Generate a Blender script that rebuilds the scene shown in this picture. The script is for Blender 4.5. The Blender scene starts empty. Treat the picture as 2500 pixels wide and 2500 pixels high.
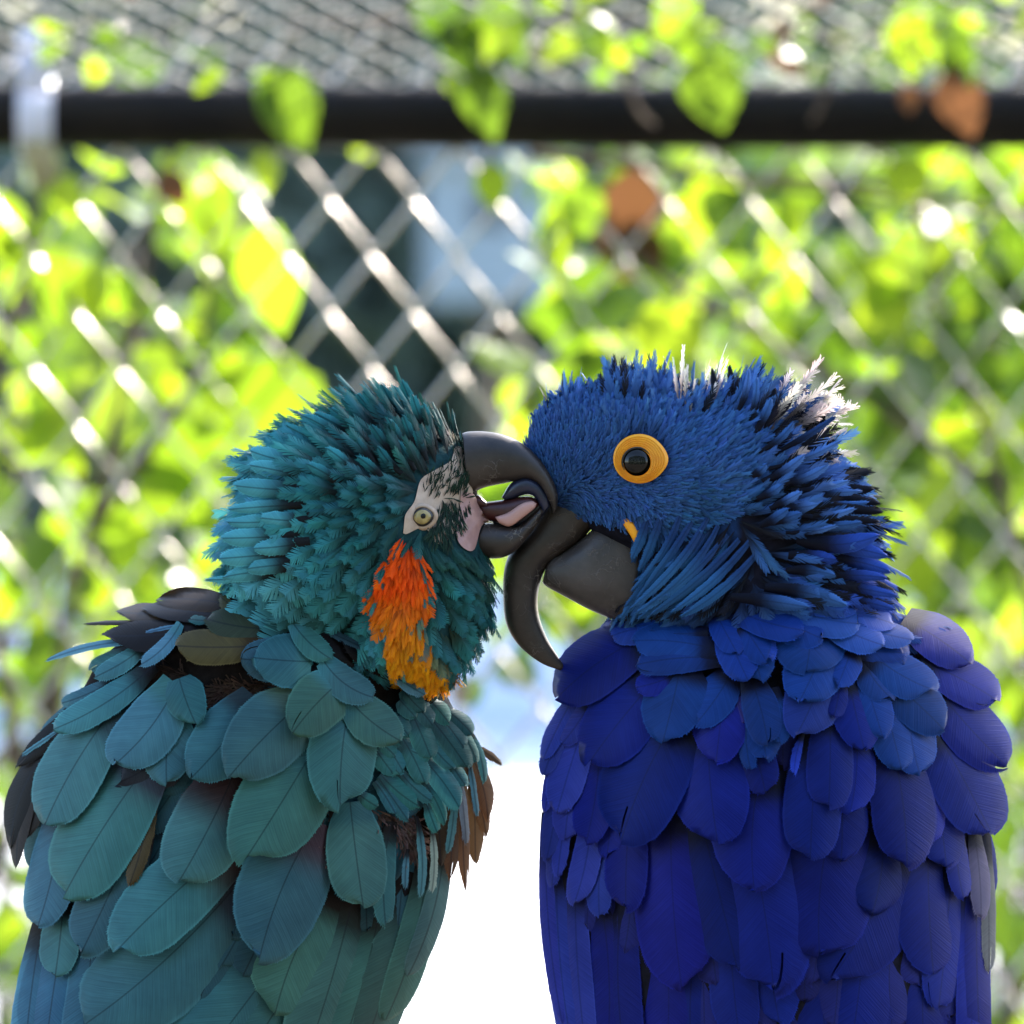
import bpy, math, random
import numpy as np
from mathutils import Vector, Matrix
from mathutils.bvhtree import BVHTree
from mathutils.geometry import delaunay_2d_cdt

R = math.radians
rng = np.random.default_rng(11)
random.seed(5)
scene = bpy.context.scene
COL = scene.collection

# ---------------------------------------------------------------- camera, sky, sun, exposure
CAM_D, CAM_Z, S = 5.0, 1.6, 5555.0          # metres to the birds, eye height, photo pixels per metre at the birds
cam_data = bpy.data.cameras.new('camera')
cam = bpy.data.objects.new('camera', cam_data)
COL.objects.link(cam)
cam.location = (0, -CAM_D, CAM_Z)
cam.rotation_euler = (R(90), 0, 0)
cam_data.sensor_width = 36
cam_data.lens = 36 * CAM_D / (2500 / S)
cam_data.clip_start, cam_data.clip_end = 0.1, 2000
cam_data.dof.use_dof = True
cam_data.dof.focus_distance = CAM_D - 0.045
cam_data.dof.aperture_fstop = 16.5
scene.camera = cam

SUN_EL, SUN_AZ = R(37), R(36)                # azimuth from +Y (away from camera) towards +X (right)
world = bpy.data.worlds.new('World')
scene.world = world
world.use_nodes = True
wn = world.node_tree.nodes
sky = wn.new('ShaderNodeTexSky')
sky.sky_type = 'NISHITA'
sky.sun_disc = False
sky.sun_elevation = SUN_EL
sky.sun_rotation = SUN_AZ
sky.air_density, sky.dust_density, sky.ozone_density = 1.0, 1.5, 1.0
wn['Background'].inputs['Strength'].default_value = 0.15
world.node_tree.links.new(sky.outputs[0], wn['Background'].inputs['Color'])

sun_data = bpy.data.lights.new('sun', 'SUN')
sun_data.energy, sun_data.angle, sun_data.color = 4.0, R(0.53), (1.0, 0.93, 0.84)
sun = bpy.data.objects.new('sun', sun_data)
COL.objects.link(sun)
L_dir = Vector((math.cos(SUN_EL) * math.sin(SUN_AZ), math.cos(SUN_EL) * math.cos(SUN_AZ), math.sin(SUN_EL)))
sun.rotation_euler = (-L_dir).to_track_quat('-Z', 'Y').to_euler()
sun.location = L_dir * 20

scene.view_settings.view_transform = 'Standard'
scene.view_settings.look = 'None'
scene.view_settings.gamma = 1
scene.view_settings.exposure = 2.35
scene.render.engine = 'CYCLES'
scene.cycles.use_denoising = True
scene.cycles.max_bounces = 10
scene.cycles.transparent_max_bounces = 8

# ---------------------------------------------------------------- helpers
def P(px, py, y=0.0):
    """a photo pixel on the plane at depth y (metres behind the birds)"""
    k = (1 + y / CAM_D) / S
    return Vector(((px - 1250) * k, y, CAM_Z + (1250 - py) * k))

def to_px(p):
    """world points (n,3) -> photo pixels"""
    k = S / (1 + p[:, 1] / CAM_D)
    return np.stack([1250 + p[:, 0] * k, 1250 - (p[:, 2] - CAM_Z) * k], 1)

def tag(o, label=None, cat=None, group=None, kind=None):
    if label: o['label'] = label
    if cat: o['category'] = cat
    if group: o['group'] = group
    if kind: o['kind'] = kind
    return o

def empty(name, loc=(0, 0, 0)):
    o = bpy.data.objects.new(name, None)
    o.empty_display_size = 0.05
    COL.objects.link(o)
    o.location = loc
    return o

def mesh_np(name, V, F, mat, parent=None, smooth=True, col=None, uv=None):
    me = bpy.data.meshes.new(name)
    V = np.asarray(V, dtype=np.float64)
    if isinstance(F, np.ndarray):
        n, k = F.shape
        me.vertices.add(len(V)); me.vertices.foreach_set('co', V.astype(np.float32).ravel())
        me.loops.add(n * k); me.loops.foreach_set('vertex_index', F.astype(np.int32).ravel())
        me.polygons.add(n)
        me.polygons.foreach_set('loop_start', np.arange(0, n * k, k, dtype=np.int32))
        me.polygons.foreach_set('loop_total', np.full(n, k, dtype=np.int32))
        me.update(calc_edges=True)
    else:
        me.from_pydata([tuple(v) for v in V], [], F)
        me.update()
    if smooth:
        me.polygons.foreach_set('use_smooth', np.ones(len(me.polygons), dtype=bool))
    if col is not None:
        a = me.attributes.new('Col', 'FLOAT_COLOR', 'POINT')
        a.data.foreach_set('color', np.asarray(col, dtype=np.float32).ravel())
    if uv is not None:
        a = me.attributes.new('feather_uv', 'FLOAT_VECTOR', 'POINT')
        u3 = np.zeros((len(V), 3), np.float32); u3[:, :2] = uv
        a.data.foreach_set('vector', u3.ravel())
    if mat: me.materials.append(mat)
    o = bpy.data.objects.new(name, me)
    COL.objects.link(o)
    if parent is not None: o.parent = parent
    return o

def link_copy(src, parent=None):
    c = src.copy(); COL.objects.link(c); c.parent = parent
    return c

def catmull(pts, n):
    pts = np.asarray(pts, float)
    m = len(pts)
    ext = np.vstack([2 * pts[0] - pts[1], pts, 2 * pts[-1] - pts[-2]])
    out = []
    for t in np.linspace(0, m - 1, n):
        i = min(int(t), m - 2); f = t - i
        p0, p1, p2, p3 = ext[i], ext[i + 1], ext[i + 2], ext[i + 3]
        out.append(0.5 * ((2 * p1) + (-p0 + p2) * f + (2 * p0 - 5 * p1 + 4 * p2 - p3) * f * f + (-p0 + 3 * p1 - 3 * p2 + p3) * f ** 3))
    return np.array(out)

def tube(pts, rad, sides=8, cap=True):
    pts = np.asarray(pts, float); n = len(pts)
    rad = np.full(n, rad) if np.isscalar(rad) else np.asarray(rad, float)
    tan = np.gradient(pts, axis=0); tan /= np.linalg.norm(tan, axis=1)[:, None] + 1e-12
    up = np.array([0.0, 1.0, 0.0])
    V, F = [], []
    for i in range(n):
        a = np.cross(tan[i], up)
        if np.linalg.norm(a) < 1e-3: a = np.cross(tan[i], np.array([1.0, 0, 0]))
        a /= np.linalg.norm(a); b = np.cross(a, tan[i])
        for k in range(sides):
            t = 2 * math.pi * k / sides
            V.append(pts[i] + rad[i] * (math.cos(t) * a + math.sin(t) * b))
    for i in range(n - 1):
        for k in range(sides):
            k2 = (k + 1) % sides
            F.append((i * sides + k, i * sides + k2, (i + 1) * sides + k2, (i + 1) * sides + k))
    if cap:
        F.append(tuple(range(sides))[::-1]); F.append(tuple(range((n - 1) * sides, n * sides)))
    return V, F

def merge(parts):
    V, F = [], []
    for v, f in parts:
        o = len(V); V += list(v); F += [tuple(i + o for i in q) for q in f]
    return V, F

def box(cx, cy, cz, sx, sy, sz, bev=0.0):
    x, y, z = sx / 2, sy / 2, sz / 2
    V = [(cx + a * x, cy + b * y, cz + c * z) for a in (-1, 1) for b in (-1, 1) for c in (-1, 1)]
    F = [(0, 1, 3, 2), (4, 6, 7, 5), (0, 4, 5, 1), (2, 3, 7, 6), (0, 2, 6, 4), (1, 5, 7, 3)]
    return V, F

def in_poly(x, y, poly):
    x = np.asarray(x, float); y = np.asarray(y, float)
    r = np.zeros(x.shape, bool); n = len(poly); j = n - 1
    for i in range(n):
        xi, yi = poly[i]; xj, yj = poly[j]
        c = ((yi > y) != (yj > y)) & (x < (xj - xi) * (y - yi) / ((yj - yi) + 1e-9) + xi)
        r ^= c; j = i
    return r

# ---------------------------------------------------------------- materials
def new_mat(name):
    m = bpy.data.materials.new(name); m.use_nodes = True
    nt = m.node_tree
    return m, nt, nt.nodes, nt.links, nt.nodes['Principled BSDF']

def N(nodes, t, **kw):
    n = nodes.new(t)
    for k, v in kw.items(): setattr(n, k, v)
    return n

def math_node(nodes, links, op, a, b=None, clamp=False):
    n = nodes.new('ShaderNodeMath'); n.operation = op; n.use_clamp = clamp
    for i, x in enumerate((a, b)):
        if x is None: continue
        if isinstance(x, (int, float)): n.inputs[i].default_value = x
        else: links.new(x, n.inputs[i])
    return n.outputs[0]

def ramp(nodes, links, fac, stops):
    r = nodes.new('ShaderNodeValToRGB')
    el = r.color_ramp.elements
    while len(el) < len(stops): el.new(0.5)
    for e, (p, c) in zip(el, stops):
        e.position = p; e.color = (*c, 1)
    links.new(fac, r.inputs[0])
    return r.outputs[0]

def noise_mat(name, c1, c2, scale=20, rough=0.6, detail=6, bump=0.2, bump_dist=0.002, metallic=0.0, spec=0.5, coords='Object'):
    m, nt, nd, lk, bs = new_mat(name)
    tc = nd.new('ShaderNodeTexCoord')
    nz = nd.new('ShaderNodeTexNoise'); nz.inputs['Scale'].default_value = scale; nz.inputs['Detail'].default_value = detail
    lk.new(tc.outputs[coords], nz.inputs['Vector'])
    lk.new(ramp(nd, lk, nz.outputs[0], [(0.3, c1), (0.7, c2)]), bs.inputs['Base Color'])
    bs.inputs['Roughness'].default_value = rough; bs.inputs['Metallic'].default_value = metallic
    bs.inputs['Specular IOR Level'].default_value = spec
    b = nd.new('ShaderNodeBump'); b.inputs['Strength'].default_value = bump; b.inputs['Distance'].default_value = bump_dist
    lk.new(nz.outputs[0], b.inputs['Height']); lk.new(b.outputs[0], bs.inputs['Normal'])
    return m

def feather_material(name, barbs=True, rough=0.44, spec=0.11, transl=0.10, sheen=0.0, barb_mm=0.75, edge=0.4, shaft=0.5):
    """colour comes from the feather itself (Col), alpha holds |u| across the vane"""
    m, nt, nd, lk, bs = new_mat(name)
    at = N(nd, 'ShaderNodeAttribute', attribute_name='Col')
    colr = at.outputs['Color']; u = at.outputs['Alpha']
    fu = N(nd, 'ShaderNodeAttribute', attribute_name='feather_uv')
    sep = nd.new('ShaderNodeSeparateXYZ'); lk.new(fu.outputs['Vector'], sep.inputs[0])
    mul = nd.new('ShaderNodeMix'); mul.data_type = 'RGBA'; mul.blend_type = 'MULTIPLY'; mul.inputs[0].default_value = 1
    lk.new(colr, mul.inputs[6])
    tc = nd.new('ShaderNodeTexCoord')
    nz = nd.new('ShaderNodeTexNoise'); nz.inputs['Scale'].default_value = 55; nz.inputs['Detail'].default_value = 5
    lk.new(tc.outputs['Object'], nz.inputs['Vector'])
    lk.new(ramp(nd, lk, nz.outputs[0], [(0.25, (0.72, 0.74, 0.78)), (0.75, (1.12, 1.1, 1.08))]), mul.inputs[7])
    base = mul.outputs[2]
    if barbs:
        ax = math_node(nd, lk, 'ABSOLUTE', sep.outputs[0])
        # barbs leave the shaft at an angle and run forward
        c = math_node(nd, lk, 'SUBTRACT', sep.outputs[1], math_node(nd, lk, 'MULTIPLY', ax, 0.9))
        cm = nd.new('ShaderNodeCombineXYZ')
        lk.new(math_node(nd, lk, 'MULTIPLY', c, 1000.0 / barb_mm), cm.inputs[0])
        lk.new(math_node(nd, lk, 'MULTIPLY', ax, 60.0), cm.inputs[1])
        bn = nd.new('ShaderNodeTexNoise'); bn.inputs['Scale'].default_value = 1.0; bn.inputs['Detail'].default_value = 2
        lk.new(cm.outputs[0], bn.inputs['Vector'])
        mb = nd.new('ShaderNodeMix'); mb.data_type = 'RGBA'; mb.blend_type = 'MULTIPLY'; mb.inputs[0].default_value = 1
        lk.new(base, mb.inputs[6])
        lk.new(ramp(nd, lk, bn.outputs[0], [(0.3, (0.80, 0.80, 0.82)), (0.7, (1.1, 1.1, 1.1))]), mb.inputs[7])
        base = mb.outputs[2]
        # dark shaft, thinning towards the tip
        rz = nd.new('ShaderNodeMapRange'); rz.interpolation_type = 'SMOOTHSTEP'
        lk.new(ax, rz.inputs[0]); rz.inputs[1].default_value = 0.00018; rz.inputs[2].default_value = 0.0005
        rz.inputs[3].default_value = shaft; rz.inputs[4].default_value = 0.0
        ms = nd.new('ShaderNodeMix'); ms.data_type = 'RGBA'
        lk.new(rz.outputs[0], ms.inputs[0]); lk.new(base, ms.inputs[6]); ms.inputs[7].default_value = (0.006, 0.008, 0.014, 1)
        base = ms.outputs[2]
        # paler rim
        re = nd.new('ShaderNodeMapRange'); re.interpolation_type = 'SMOOTHSTEP'
        lk.new(u, re.inputs[0]); re.inputs[1].default_value = 0.90; re.inputs[2].default_value = 1.0
        re.inputs[3].default_value = 0.0; re.inputs[4].default_value = edge
        me_ = nd.new('ShaderNodeMix'); me_.data_type = 'RGBA'; me_.blend_type = 'ADD'
        lk.new(re.outputs[0], me_.inputs[0]); lk.new(base, me_.inputs[6]); lk.new(base, me_.inputs[7])
        base = me_.outputs[2]
        bp = nd.new('ShaderNodeBump'); bp.inputs['Strength'].default_value = 0.35; bp.inputs['Distance'].default_value = 0.0004
        lk.new(bn.outputs[0], bp.inputs['Height']); lk.new(bp.outputs[0], bs.inputs['Normal'])
    lk.new(base, bs.inputs['Base Color'])
    bs.inputs['Roughness'].default_value = rough
    bs.inputs['Specular IOR Level'].default_value = spec
    bs.inputs['Sheen Weight'].default_value = sheen
    bs.inputs['Sheen Roughness'].default_value = 0.4
    tr = nd.new('ShaderNodeBsdfTranslucent'); lk.new(base, tr.inputs[0])
    mx = nd.new('ShaderNodeMixShader'); mx.inputs[0].default_value = transl
    lk.new(bs.outputs[0], mx.inputs[1]); lk.new(tr.outputs[0], mx.inputs[2])
    lk.new(mx.outputs[0], nd['Material Output'].inputs[0])
    return m

M = {}
M['vane'] = feather_material('feather vane')
M['vane_blue'] = feather_material('blue feather vane', rough=0.44, spec=0.08, transl=0.04, sheen=0.0, edge=0.35, shaft=0.32)
M['plume'] = feather_material('soft plumage', barbs=False, rough=0.55, spec=0.15, transl=0.20, sheen=0.0)

def body_mat():
    m, nt, nd, lk, bs = new_mat('downy underlayer')
    at = N(nd, 'ShaderNodeAttribute', attribute_name='Col')
    tc = nd.new('ShaderNodeTexCoord')
    nz = nd.new('ShaderNodeTexNoise'); nz.inputs['Scale'].default_value = 220; nz.inputs['Detail'].default_value = 6
    lk.new(tc.outputs['Object'], nz.inputs['Vector'])
    mul = nd.new('ShaderNodeMix'); mul.data_type = 'RGBA'; mul.blend_type = 'MULTIPLY'; mul.inputs[0].default_value = 1
    lk.new(at.outputs['Color'], mul.inputs[6])
    lk.new(ramp(nd, lk, nz.outputs[0], [(0.3, (0.5, 0.5, 0.5)), (0.7, (1.2, 1.2, 1.2))]), mul.inputs[7])
    lk.new(mul.outputs[2], bs.inputs['Base Color'])
    bs.inputs['Roughness'].default_value = 0.9; bs.inputs['Specular IOR Level'].default_value = 0.1
    b = nd.new('ShaderNodeBump'); b.inputs['Strength'].default_value = 0.6; b.inputs['Distance'].default_value = 0.001
    lk.new(nz.outputs[0], b.inputs['Height']); lk.new(b.outputs[0], bs.inputs['Normal'])
    return m
M['body'] = body_mat()

def beak_mat(name, c1, c2, scratch):
    m, nt, nd, lk, bs = new_mat(name)
    tc = nd.new('ShaderNodeTexCoord')
    nz = nd.new('ShaderNodeTexNoise'); nz.inputs['Scale'].default_value = 45; nz.inputs['Detail'].default_value = 7; nz.inputs['Roughness'].default_value = 0.6
    lk.new(tc.outputs['Object'], nz.inputs['Vector'])
    base = ramp(nd, lk, nz.outputs[0], [(0.32, c1), (0.68, c2)])
    # flaking growth lines and scratches: thin crooked ridges of a warped cell pattern
    wp = nd.new('ShaderNodeTexNoise'); wp.inputs['Scale'].default_value = 70; wp.inputs['Detail'].default_value = 4
    lk.new(tc.outputs['Object'], wp.inputs['Vector'])
    va = nd.new('ShaderNodeVectorMath'); va.operation = 'MULTIPLY_ADD'
    lk.new(wp.outputs['Color'], va.inputs[0]); va.inputs[1].default_value = (0.03, 0.03, 0.03); lk.new(tc.outputs['Object'], va.inputs[2])
    vo = nd.new('ShaderNodeTexVoronoi'); vo.feature = 'DISTANCE_TO_EDGE'; vo.inputs['Scale'].default_value = 110
    lk.new(va.outputs[0], vo.inputs['Vector'])
    ln = nd.new('ShaderNodeMapRange'); lk.new(vo.outputs[0], ln.inputs[0])
    ln.inputs[1].default_value = 0.0; ln.inputs[2].default_value = 0.028; ln.inputs[3].default_value = 1.0; ln.inputs[4].default_value = 0.0
    msk = nd.new('ShaderNodeTexNoise'); msk.inputs['Scale'].default_value = 60; msk.inputs['Detail'].default_value = 3
    lk.new(tc.outputs['Object'], msk.inputs['Vector'])
    mk = nd.new('ShaderNodeMapRange'); lk.new(msk.outputs[0], mk.inputs[0])
    mk.inputs[1].default_value = 0.5; mk.inputs[2].default_value = 0.7; mk.inputs[3].default_value = 0; mk.inputs[4].default_value = 1
    f = math_node(nd, lk, 'MULTIPLY', math_node(nd, lk, 'MULTIPLY', ln.outputs[0], mk.outputs[0]), scratch)
    mx = nd.new('ShaderNodeMix'); mx.data_type = 'RGBA'
    lk.new(f, mx.inputs[0]); lk.new(base, mx.inputs[6]); mx.inputs[7].default_value = (0.22, 0.19, 0.16, 1)
    lk.new(mx.outputs[2], bs.inputs['Base Color'])
    rr = nd.new('ShaderNodeMapRange'); lk.new(nz.outputs[0], rr.inputs[0]); rr.inputs[3].default_value = 0.32; rr.inputs[4].default_value = 0.58
    lk.new(rr.outputs[0], bs.inputs['Roughness'])
    b = nd.new('ShaderNodeBump'); b.inputs['Strength'].default_value = 0.5; b.inputs['Distance'].default_value = 0.0012
    lk.new(math_node(nd, lk, 'ADD', nz.outputs[0], f), b.inputs['Height']); lk.new(b.outputs[0], bs.inputs['Normal'])
    return m
M['beak'] = beak_mat('dark horn beak', (0.006, 0.005, 0.0045), (0.046, 0.034, 0.027), 0.9)
M['beak_grey'] = beak_mat('worn grey horn beak', (0.024, 0.020, 0.019), (0.085, 0.070, 0.063), 0.95)
M['tongue_pink'] = noise_mat('pink mouth lining', (0.40, 0.20, 0.17), (0.55, 0.31, 0.26), 60, 0.4, bump=0.2, bump_dist=0.0005)
M['mouth_dark'] = noise_mat('dark red mouth lining', (0.02, 0.005, 0.005), (0.08, 0.015, 0.012), 120, 0.35, bump=0.2, bump_dist=0.0005)
M['tongue_black'] = noise_mat('blue black tongue', (0.008, 0.010, 0.022), (0.02, 0.026, 0.06), 80, 0.3, bump=0.1, bump_dist=0.0005)
M['skin'] = noise_mat('bare face skin', (0.36, 0.25, 0.17), (0.52, 0.38, 0.27), 160, 0.55, bump=0.5, bump_dist=0.0007)
M['skin_pink'] = noise_mat('pink cheek skin', (0.30, 0.15, 0.125), (0.48, 0.27, 0.22), 130, 0.5, bump=0.6, bump_dist=0.0008)
M['yellow_skin'] = noise_mat('yellow bare skin', (0.88, 0.31, 0.001), (0.96, 0.40, 0.003), 260, 0.5, bump=0.5, bump_dist=0.0006)
M['eye_black'] = noise_mat('black eye', (0.002, 0.002, 0.002), (0.004, 0.004, 0.004), 30, 0.05, bump=0, spec=0.35)
M['eye_rim'] = noise_mat('dark eye rim', (0.01, 0.009, 0.008), (0.03, 0.025, 0.02), 300, 0.4)
M['iris'] = noise_mat('pale yellow iris', (0.24, 0.175, 0.06), (0.44, 0.34, 0.13), 420, 0.15, bump=0.1)

# ---------------------------------------------------------------- the setting
def build_setting():
    g = mesh_np('ground', [(-400, -200, 0), (400, -200, 0), (400, 900, 0), (-400, 900, 0)], [(0, 1, 2, 3)],
                noise_mat('dark low bounce ground', (0.05, 0.042, 0.032), (0.12, 0.10, 0.075), 9, 0.9, bump=0.4, bump_dist=0.02))  # unseen ground kept dark to cut bounce light on the birds
    tag(g, kind='structure')
    # pale bank rising behind the aviary (cross-section swept along x)
    prof = [(5.6, -0.05), (6.5, 0.10), (8, 0.36), (9.5, 0.62), (11, 0.88), (12, 1.07), (13.0, 1.256)]
    V, F = [], []
    xs = np.linspace(-9, 9, 37)
    for i, x in enumerate(xs):
        for j, (y, z) in enumerate(prof):
            V.append((x, y, z + 0.012 * math.sin(x * 2.1 + j) * (0 < j < len(prof) - 1)))
    n = len(prof)
    for i in range(len(xs) - 1):
        for j in range(n - 1):
            F.append((i * n + j, (i + 1) * n + j, (i + 1) * n + j + 1, i * n + j + 1))
    b = mesh_np('bank', V, F, noise_mat('pale concrete bank', (0.70, 0.69, 0.67), (0.80, 0.79, 0.77), 2.5, 0.8, bump=0.3, bump_dist=0.01))
    tag(b, kind='structure')
    V, F = box(0, 33.2, 0.70, 60, 40, 1.36)
    t = mesh_np('terrace', V, F, noise_mat('dry grass terrace', (0.10, 0.12, 0.05), (0.20, 0.20, 0.10), 2, 0.95), smooth=False)
    tag(t, kind='structure')
    # low wall along the head of the bank
    w = empty('retaining_wall', (0, 13.1, 1.2))
    mw = noise_mat('pale wall in blue shade', (0.46, 0.54, 0.76), (0.54, 0.62, 0.82), 4, 0.7)  # bluish sky-lit shade of a pale wall put into its colour
    mesh_np('wall', *box(0, 0.0, 0.09, 17, 0.16, 0.34), mw, w, smooth=False)
    for k in range(12):
        mesh_np('coping', *box(-7.8 + k * 1.42, 0.0, 0.285, 1.40, 0.22, 0.05), mw, w, smooth=False)
    tag(w, 'low pale wall tinted blue as in shade with coping along the top of the bright bank', 'wall')
build_setting()

# ---------------------------------------------------------------- background trees, shed
def leaf_mesh(length=0.07, width=0.05, fold=0.18, droop=0.25, seed=0, rows=7):
    r = random.Random(seed)
    V, F = [], []
    us = (-1, -0.5, 0, 0.5, 1)
    tw = r.uniform(-0.5, 0.5)
    for i in range(rows + 1):
        v = i / rows
        hw = (math.sin(math.pi * min(1, v ** 0.72)) ** 0.85) * 0.5 * width if 0 < v < 1 else 0.0008
        if i == 0: hw = 0.16 * width
        for u in us:
            x = u * hw
            y = v * length - (0.06 * length * abs(u) if i == 0 else 0)
            z = abs(u) * hw * fold - droop * length * v * v + 0.02 * length * math.sin(v * 7 + u * 2 + seed) * abs(u)
            ca, sa = math.cos(tw * v), math.sin(tw * v)
            V.append((x * ca - z * sa, y, x * sa + z * ca))
    for i in range(rows):
        for k in range(4):
            a = i * 5 + k
            F.append((a, a + 1, a + 6, a + 5))
    return np.array(V), np.array(F)

def leaf_mat(name, d1, d2, t1, t2, mix=0.5, rough=0.35):
    m, nt, nd, lk, bs = new_mat(name)
    oi = nd.new('ShaderNodeObjectInfo'); ge = nd.new('ShaderNodeNewGeometry')
    f = math_node(nd, lk, 'FRACT', math_node(nd, lk, 'ADD', oi.outputs['Random'], ge.outputs['Random Per Island']))
    tc = nd.new('ShaderNodeTexCoord'); nz = nd.new('ShaderNodeTexNoise'); nz.inputs['Scale'].default_value = 60
    lk.new(tc.outputs['Object'], nz.inputs['Vector'])
    f2 = math_node(nd, lk, 'ADD', math_node(nd, lk, 'MULTIPLY', f, 0.75), math_node(nd, lk, 'MULTIPLY', nz.outputs[0], 0.25))
    lk.new(ramp(nd, lk, f2, [(0.1, d1), (0.9, d2)]), bs.inputs['Base Color'])
    bs.inputs['Roughness'].default_value = rough
    tr = nd.new('ShaderNodeBsdfTranslucent')
    lk.new(ramp(nd, lk, f2, [(0.1, t1), (0.9, t2)]), tr.inputs[0])
    mx = nd.new('ShaderNodeMixShader'); mx.inputs[0].default_value = mix
    lk.new(bs.outputs[0], mx.inputs[1]); lk.new(tr.outputs[0], mx.inputs[2])
    lk.new(mx.outputs[0], nd['Material Output'].inputs[0])
    return m
M['leaf'] = leaf_mat('vine leaf', (0.05, 0.10, 0.012), (0.10, 0.17, 0.015), (0.20, 0.37, 0.015), (0.42, 0.56, 0.022), 0.5)
M['leaf_shrub_shaded'] = leaf_mat('shrub and shaded vine leaf', (0.035, 0.075, 0.012), (0.06, 0.12, 0.015), (0.085, 0.17, 0.01), (0.16, 0.27, 0.015), 0.40)  # also the darker copy for shaded vine leaves, shade in the colour
M['leaf_dark'] = leaf_mat('dark tree leaf', (0.075, 0.105, 0.080), (0.11, 0.15, 0.11), (0.06, 0.10, 0.06), (0.09, 0.14, 0.08), 0.25, 0.6)
M['leaf_brown'] = leaf_mat('withered leaf', (0.06, 0.030, 0.016), (0.12, 0.06, 0.028), (0.11, 0.045, 0.02), (0.20, 0.085, 0.03), 0.35, 0.7)
M['bark'] = noise_mat('bark', (0.05, 0.035, 0.025), (0.14, 0.10, 0.07), 30, 0.9, bump=0.8, bump_dist=0.006)

def scatter_leaves(pts, size, rgen, bias=(0, 0, -1), bias_w=0.8, sz_var=0.45, lm=None):
    """many leaves in one mesh; pts (n,3)"""
    lv, lf = lm if lm is not None else leaf_mesh(rows=3)
    n = len(pts)
    d = rgen.normal(size=(n, 3)) + np.array(bias) * bias_w; d /= np.linalg.norm(d, axis=1)[:, None]
    q = rgen.normal(size=(n, 3)); s = np.cross(d, q); s /= np.linalg.norm(s, axis=1)[:, None]
    u = np.cross(s, d)
    sc = size / 0.07 * (1 + sz_var * (rgen.random(n) * 2 - 1))
    V = pts[:, None, :] + sc[:, None, None] * (lv[None, :, 0:1] * s[:, None, :] + lv[None, :, 1:2] * d[:, None, :] + lv[None, :, 2:3] * u[:, None, :])
    F = (lf[None] + (np.arange(n) * len(lv))[:, None, None]).reshape(-1, 4)
    return V.reshape(-1, 3), F

def small_tree(x, y, base, top, rad, label, n=2600, seed=1, leaf=0.09, mat='leaf_dark'):
    r = np.random.default_rng(seed)
    t = empty('tree', (x, y, base))
    h = top - base
    limbs = [tube(catmull([(0, 0, -0.05), (0.04, 0.02, h * 0.3), (-0.03, 0, h * 0.6), (0.02, 0.02, h * 0.9)], 9), np.linspace(0.09, 0.02, 9), 8)]
    for k in range(6):
        a = r.random() * 6.28; z0 = h * r.uniform(0.25, 0.6)
        limbs.append(tube(catmull([(0, 0, z0), (math.cos(a) * rad * 0.4, math.sin(a) * rad * 0.4, z0 + h * 0.12), (math.cos(a) * rad * 0.8, math.sin(a) * rad * 0.8, z0 + h * 0.2)], 6), np.linspace(0.035, 0.008, 6), 6))
    mesh_np('trunk', *merge(limbs), M['bark'], t)
    # crown: clumps of leaves
    nc = 46
    c = r.normal(size=(nc, 3)); c /= np.linalg.norm(c, axis=1)[:, None]
    c *= (r.random(nc) ** 0.4)[:, None]
    c = c * np.array([rad, rad, h * 0.48]) + np.array([0, 0, h * 0.52])
    idx = r.integers(0, nc, n)
    pts = c[idx] + r.normal(size=(n, 3)) * rad * 0.16
    V, F = scatter_leaves(pts, leaf, r)
    o = mesh_np('crown', V, F, M[mat], t); tag(o, kind='stuff')
    tag(t, label, 'tree', 'trees on the terrace')
small_tree(-2.2, 20.6, 1.38, 2.55, 1.2, 'low dark green tree on the terrace, seen through the vine behind the teal macaw', seed=3)
small_tree(-0.45, 19.4, 1.38, 3.5, 1.15, 'dark green tree filling the gap in the vines behind the open wire mesh', seed=4, n=9000)
small_tree(1.6, 20.2, 1.38, 3.6, 1.2, 'tall dark green tree hidden by the dense vine behind the blue macaw', seed=5, n=3600)
small_tree(0.35, 19.0, 1.38, 2.45, 0.75, 'low dense dark bush like tree just behind the low pale wall', seed=8, n=6000)
small_tree(3.6, 21.5, 1.38, 3.5, 1.3, 'tall dark green tree standing second beyond the nest box', seed=6)

small_tree(-4.6, 20.8, 1.38, 3.2, 1.4, 'broad dark green tree standing past the low tree away from the nest box', seed=9)
small_tree(-6.9, 21.2, 1.38, 3.6, 1.4, 'tall dark green tree next to the broad tree at the end of the terrace', seed=10)
small_tree(6.2, 21.0, 1.38, 3.6, 1.5, 'widest tall dark green tree, third beyond the nest box on the terrace', seed=7)

def nest_box():
    c = P(1195, 560, 15.6)
    s = empty('nest_box', (c.x, c.y, 1.38))
    ms = noise_mat('pale blue painted boards', (0.20, 0.26, 0.32), (0.27, 0.33, 0.40), 8, 0.6)
    zc = c.z - 1.38
    for k in range(3):
        mesh_np('plank', *box(-0.072 + k * 0.072, -0.10, zc, 0.070, 0.018, 0.23), ms, s, smooth=False)
    for sx in (-0.112, 0.112):
        mesh_np('side_panel', *box(sx, 0.0, zc, 0.014, 0.20, 0.23), ms, s, smooth=False)
    mesh_np('back_panel', *box(0, 0.095, zc, 0.20, 0.014, 0.23), ms, s, smooth=False)
    mesh_np('floor', *box(0, 0.0, zc - 0.125, 0.24, 0.22, 0.016), ms, s, smooth=False)
    mesh_np('lid', *box(0, -0.01, zc + 0.128, 0.28, 0.27, 0.022), ms, s, smooth=False)
    mesh_np('entrance', *tube([(0, -0.106, zc + 0.03), (0, -0.111, zc + 0.03), (0, -0.1125, zc + 0.03)], 0.03, 18), M['eye_rim'], s)
    mesh_np('post', *tube([(0, 0.02, -0.05), (0.004, 0.02, zc * 0.5), (0, 0.02, zc - 0.12)], 0.022, 12), M['bark'], s)
    tag(s, 'pale blue nest box on a post in front of the dark trees', 'nest box')
nest_box()

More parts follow.
